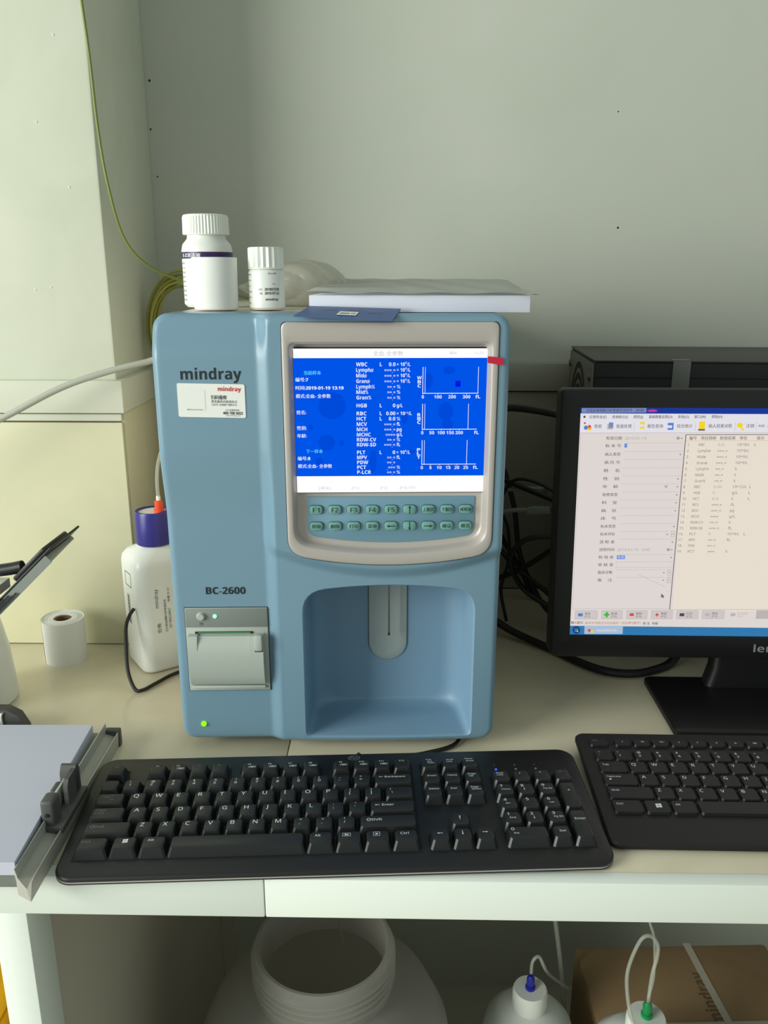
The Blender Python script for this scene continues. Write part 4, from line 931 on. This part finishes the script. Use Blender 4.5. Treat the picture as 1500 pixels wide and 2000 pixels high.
b = MB(); b.box(.125, .1655, -.004, .02, .150, .160, M['paper']); b.build('paper_slip', hd, label='slip of white paper')

# ================================================================ CABLES
def cable(name, pts, r_, m, label, cat='cable', n=8, kind=None, group=None):
    b = MB(); b.tube(pts, r_, M[m], n=n); return b.build(name, label=label, cat=cat, sm=60, kind=kind, group=group)
cable('power_cable', [(-.262, 1.16, .30), (-.262, 1.02, .376), (-.300, .985, .3705), (-.345, .968, .3600), (-.395, .955, .343), (-.46, .94, .310), (-.56, .93, .262), (-.70, .91, .150), (-.80, .89, .006)], .0038, 'cable_w', 'thick grey-white cable sagging from the analyser across the tiled column')
cable('earth_wire', [(-.352, .985, 1.30), (-.346, .985, 1.0), (-.341, .985, .79), (-.3385, .992, .70), (-.336, .993, .62), (-.330, .995, .56), (-.322, 1.01, .510), (-.302, 1.03, .480), (-.268, 1.06, .462), (-.235, 1.09, .452), (-.20, 1.12, .440)], .0016, 'wire_g', 'yellow-green wire hanging along the column edge')
cw = thing('wire_coil', 'coil of yellow and green wires tucked in the corner', 'wire', (-.290, 1.120, .405))
for k in range(9):
    b = MB(); rr = .040+.0040*(k % 5); yy = -.012+.006*(k // 2) 
    b.tube([(rr*math.cos(2*PI*j/14+.1*k)*.85, yy+.010*math.sin(2*PI*j/14), 1.25*rr*math.sin(2*PI*j/14+.1*k)) for j in range(15)], .0016, M['wire_y' if k % 3 else 'wire_g'], n=6, sub=3); b.build('strand', cw)
cable('scanner_cable', [(-.250, .930, .0035), (-.274, .908, .0030), (-.288, .885, .0030), (-.2985, .868, .0030), (-.308, .868, .004), (-.3185, .880, .020), (-.3235, .895, .045), (-.325, .905, .066), (-.322, .9120, .078), (-.319, .920, .083)], .0022, 'cable', 'black cable loop on the bench by the navy-capped bottle')
cable('keyboard_cable', [(-.040, .7235, .012), (-.030, .7275, .005), (.000, .7340, .0030), (.030, .742, .003), (.060, .76, .003), (.070, .80, .003)], .0021, 'cable', 'thin black keyboard cable passing under the analyser')
cable('monitor_cable', [(.112, 1.05, .030), (.150, 1.025, .012), (.195, .985, .0055), (.240, .930, .0055), (.280, .9150, .0055), (.320, .930, .0055), (.345, .950, .010), (.362, .962, .04)], .0052, 'cable', 'thick black cable curving on the bench below the monitor')
cable('usb_cable', [(.096, .90, .045), (.104, .905, .040), (.108, .91, .022), (.106, .91, .006), (.098, .92, .003)], .0020, 'cable', 'small black cable loop beside lower right of analyser')
cable('video_plug_cable', [(.105, 1.13, .292), (.130, 1.09, .300), (.150, 1.06, .306), (.19, 1.03, .304), (.23, .97, .30)], .0050, 'cable', 'black video cable reaching behind the monitor top corner')
cg = 'tangled black cables between analyser and monitor'
tang = [
 [(.10, 1.14, .23), (.128, 1.12, .205), (.150, 1.09, .20), (.19, 1.03, .195), (.225, .98, .19)],
 [(.11, 1.185, .20), (.130, 1.18, .15), (.150, 1.175, .10), (.18, 1.17, .05), (.20, 1.165, .006)],
 [(.11, 1.13, .12), (.140, 1.11, .10), (.165, 1.09, .075), (.20, 1.06, .055), (.23, 1.04, .03)],
 [(.12, 1.12, .18), (.148, 1.10, .14), (.152, 1.09, .09), (.142, 1.08, .05), (.15, 1.07, .006)],
 [(.215, .99, .150), (.18, 1.0, .152), (.155, 1.01, .14), (.145, 1.02, .11), (.165, 1.03, .07), (.20, 1.01, .05)],
 [(.21, 1.0, .20), (.175, 1.03, .215), (.150, 1.06, .21), (.138, 1.08, .18), (.132, 1.09, .13), (.120, 1.10, .09)],
 [(.10, 1.10, .055), (.135, 1.08, .065), (.170, 1.06, .09), (.200, 1.04, .12), (.220, 1.02, .14)],
 [(.11, 1.16, .25), (.14, 1.14, .22), (.16, 1.12, .16), (.17, 1.10, .09), (.20, 1.07, .03), (.23, 1.05, .01)],
]
tlab = ['black cable running from analyser rear to monitor, topmost of tangle', 'black cable dropping diagonally to the bench behind the monitor', 'short black cable sloping right in the lower tangle', 'black cable hanging near-vertical down to bench in tangle', 'black cable looping back from the monitor mid-tangle',
        'black cable arching high beside the analyser side', 'black cable rising right out of the low tangle', 'long black cable falling in an S behind the tangle']
for k, P in enumerate(tang): cable('black_cable', P, .0036 if k not in (3, 5) else .0022, 'cable', tlab[k], group=cg)
def plug(name, p, q, label):
    t = thing(name, label, 'plug', p); b = MB(); d = Vector(q)-Vector(p); L = d.length
    b.X = d.to_track_quat('X', 'Z').to_matrix().to_4x4(); b.box(0, L*.6, -.007, .007, -.0045, .0045, M['grey_m'], r=.001); b.build('housing', t)
    b = MB(); b.X = d.to_track_quat('X', 'Z').to_matrix().to_4x4(); b.tube([(L*.6, 0, 0), (L*1.0, 0, 0), (L*1.5, 0, -.004)], .003, M['grey_m']); b.build('lead', t)
plug('cable_plug', (.192, 1.06, .196), (.150, 1.09, .190), 'pale grey upper plug among cables left of monitor')
plug('cable_plug', (.195, 1.02, .182), (.150, 1.05, .172), 'pale grey lower plug with lead left of monitor')

# ================================================================ UNDER THE BENCH
jg = thing('wide_mouth_drum', 'large milky plastic drum with open threaded mouth under the bench', 'drum', (-.0870, .800, -.76))
b = MB(); t_ = .003
pr_ = [(.145, -.0195), (.155, .01), (.155, .30), (.150, .345), (.132, .385), (.106, .408), (.090, .416), (.083, .420), (.083, .428)]
for k in range(4): z = .432+k*.0085; pr_ += [(.0825, z), (.0855, z+.0020), (.0855, z+.0035), (.0825, z+.0058)]
pr_ += [(.0815, .470), (.0800, .474), (.0765, .474), (.0750, .472), (.0750, .420), (.085, .410), (.125, .385), (.148, .335), (.150, .30), (.150, .012), (.01, .008)]
b.lathe(pr_, M['jug'], n=72, cap0=True, cap1=True); b.build('body', jg, sm=50)
b = MB(); b.tube([(-.005, .076, .467), (.010, .0765, .440), (.018, .074, .400)], .0025, M['jug']); b.build('strap', jg)
def smallbottle(loc, rr, hh, m_, label, conn):
    t = thing('reagent_container', label, 'container', loc)
    b = MB(); b.lathe([(rr-.004, 0), (rr, .004), (rr, hh-.075), (rr*.93, hh-.055), (rr*.66, hh-.036), (.021, hh-.028), (.020, hh-.016)], M['white_p'], n=48); b.build('body', t)
    b = MB(); ribcap(b, [(.0225, hh-.024), (.0225, hh-.004), (.0205, hh)], M['white_c'], (0, 0, 0), 24, .0007, hh-.03, hh-.003); b.build('cap', t)
    b = MB(); b.lathe([(.0065, hh), (.0065, hh+.004), (.0045, hh+.005), (.0052, hh+.008), (.0052, hh+.016), (.003, hh+.020)], M[m_], n=12); b.build('connector', t, label=conn)
    return t
smallbottle((.172, .860, -.78), .060, .366, 'bluec', 'white container with blue connector under the bench', 'blue tube connector')
smallbottle((.2850, .755, -.78), .062, .437, 'green', 'white container with green connector in front of cardboard carton', 'green tube connector')
cable('clear_tube', [(.172, .860, -.390), (.173, .860, -.372), (.181, .862, -.366), (.190, .862, -.385), (.204, .885, -.42), (.236, .925, -.48)], .0022, 'tube', 'clear tube bending from the blue connector', 'tube')
cable('clear_tube', [(.173, .945, -.038), (.1735, .945, -.096), (.199, .945, -.27), (.2278, .945, -.449), (.240, .945, -.55)], .0032, 'tube', 'long straight milky tube hanging from the bench top', 'tube')
cable('clear_tube', [(.285, .755, -.325), (.2875, .758, -.287), (.2915, .760, -.2656), (.2905, .760, -.2481), (.2813, .760, -.2364), (.2706, .760, -.2435), (.2599, .758, -.2804), (.2585, .748, -.3055), (.262, .732, -.3272), (.272, .728, -.338)], .0022, 'tube', 'clear looped tube rising from the green connector', 'tube')
cable('clear_tube', [(.268, .780, -.038), (.277, .780, -.15), (.284, .779, -.2248), (.292, .776, -.2549), (.294, .770, -.300), (.290, .768, -.330)], .0016, 'tube', 'thin clear tube dropping from the bench to the green connector', 'tube')
ct = thing('cardboard_carton', 'brown cardboard carton with pale straps under the bench', 'carton', (.405, 0.940, -.78), (0, 0, R(2.5)))
b = MB(); b.box(-.142, .142, -.074, .066, 0, .300, M['carton'], r=.006); b.build('box', ct)
b = MB(); b.box(-.143, .143, -.0752, -.0662, .298, .3008, M['strap']); b.box(-.143, .143, -.0752, -.0742, .288, .3008, M['strap']); b.build('strap', ct)
b = MB(); 
b.loft([[(.020, .067, z), (.030, .067, z), (.036, -.0752, z), (.026, -.0752, z)] for z in (.2995, .3010)], M['strap']); b.build('strap', ct)
b = MB(); b.text('mindray', lambda p, q: (.020-q, p, .3004), M['brown'], fit=(-.070, .015, -.012, .012), bold=.03); b.build('carton_print', ct, sm=0, recalc=False)
hs = MB(); hs.tube([(.232, .838, -.60), (.240, .835, -.50), (.262, .828, -.458), (.300, .826, -.455), (.330, .834, -.470), (.336, .836, -.60)], .008, M['dark'])
hs.build('black_hose', label='black hose hooped behind the green-connector container', cat='hose')
yb_ = thing('waste_bin', 'yellow bin seen at bottom left past the bench leg', 'bin', (-.50, .70, -.78))
b = MB(); b.loft([[(x, y, z) for x, y in rrect(-w, w, -w, w, .03, 5)] for z, w in ((0, .10), (.4, .12), (.56, .128), (.57, .134), (.585, .134))], M['yellow']); b.build('body', yb_)
b = MB(); b.box(-.135, .135, -.135, .135, .586, .60, M['yellow'], r=.006); b.build('lid', yb_)
b = MB(); b.loft([[(.02+x, -.1285-.0, .42+z) for x, z in rrect(0, .085, 0, .07, .03, 5)], [(.02+x, -.1300, .42+z) for x, z in rrect(0, .085, 0, .07, .03, 5)]], M['grey_m']); b.build('sticker', yb_)

bpy.data.objects.remove(_fobj); bpy.data.curves.remove(_font)
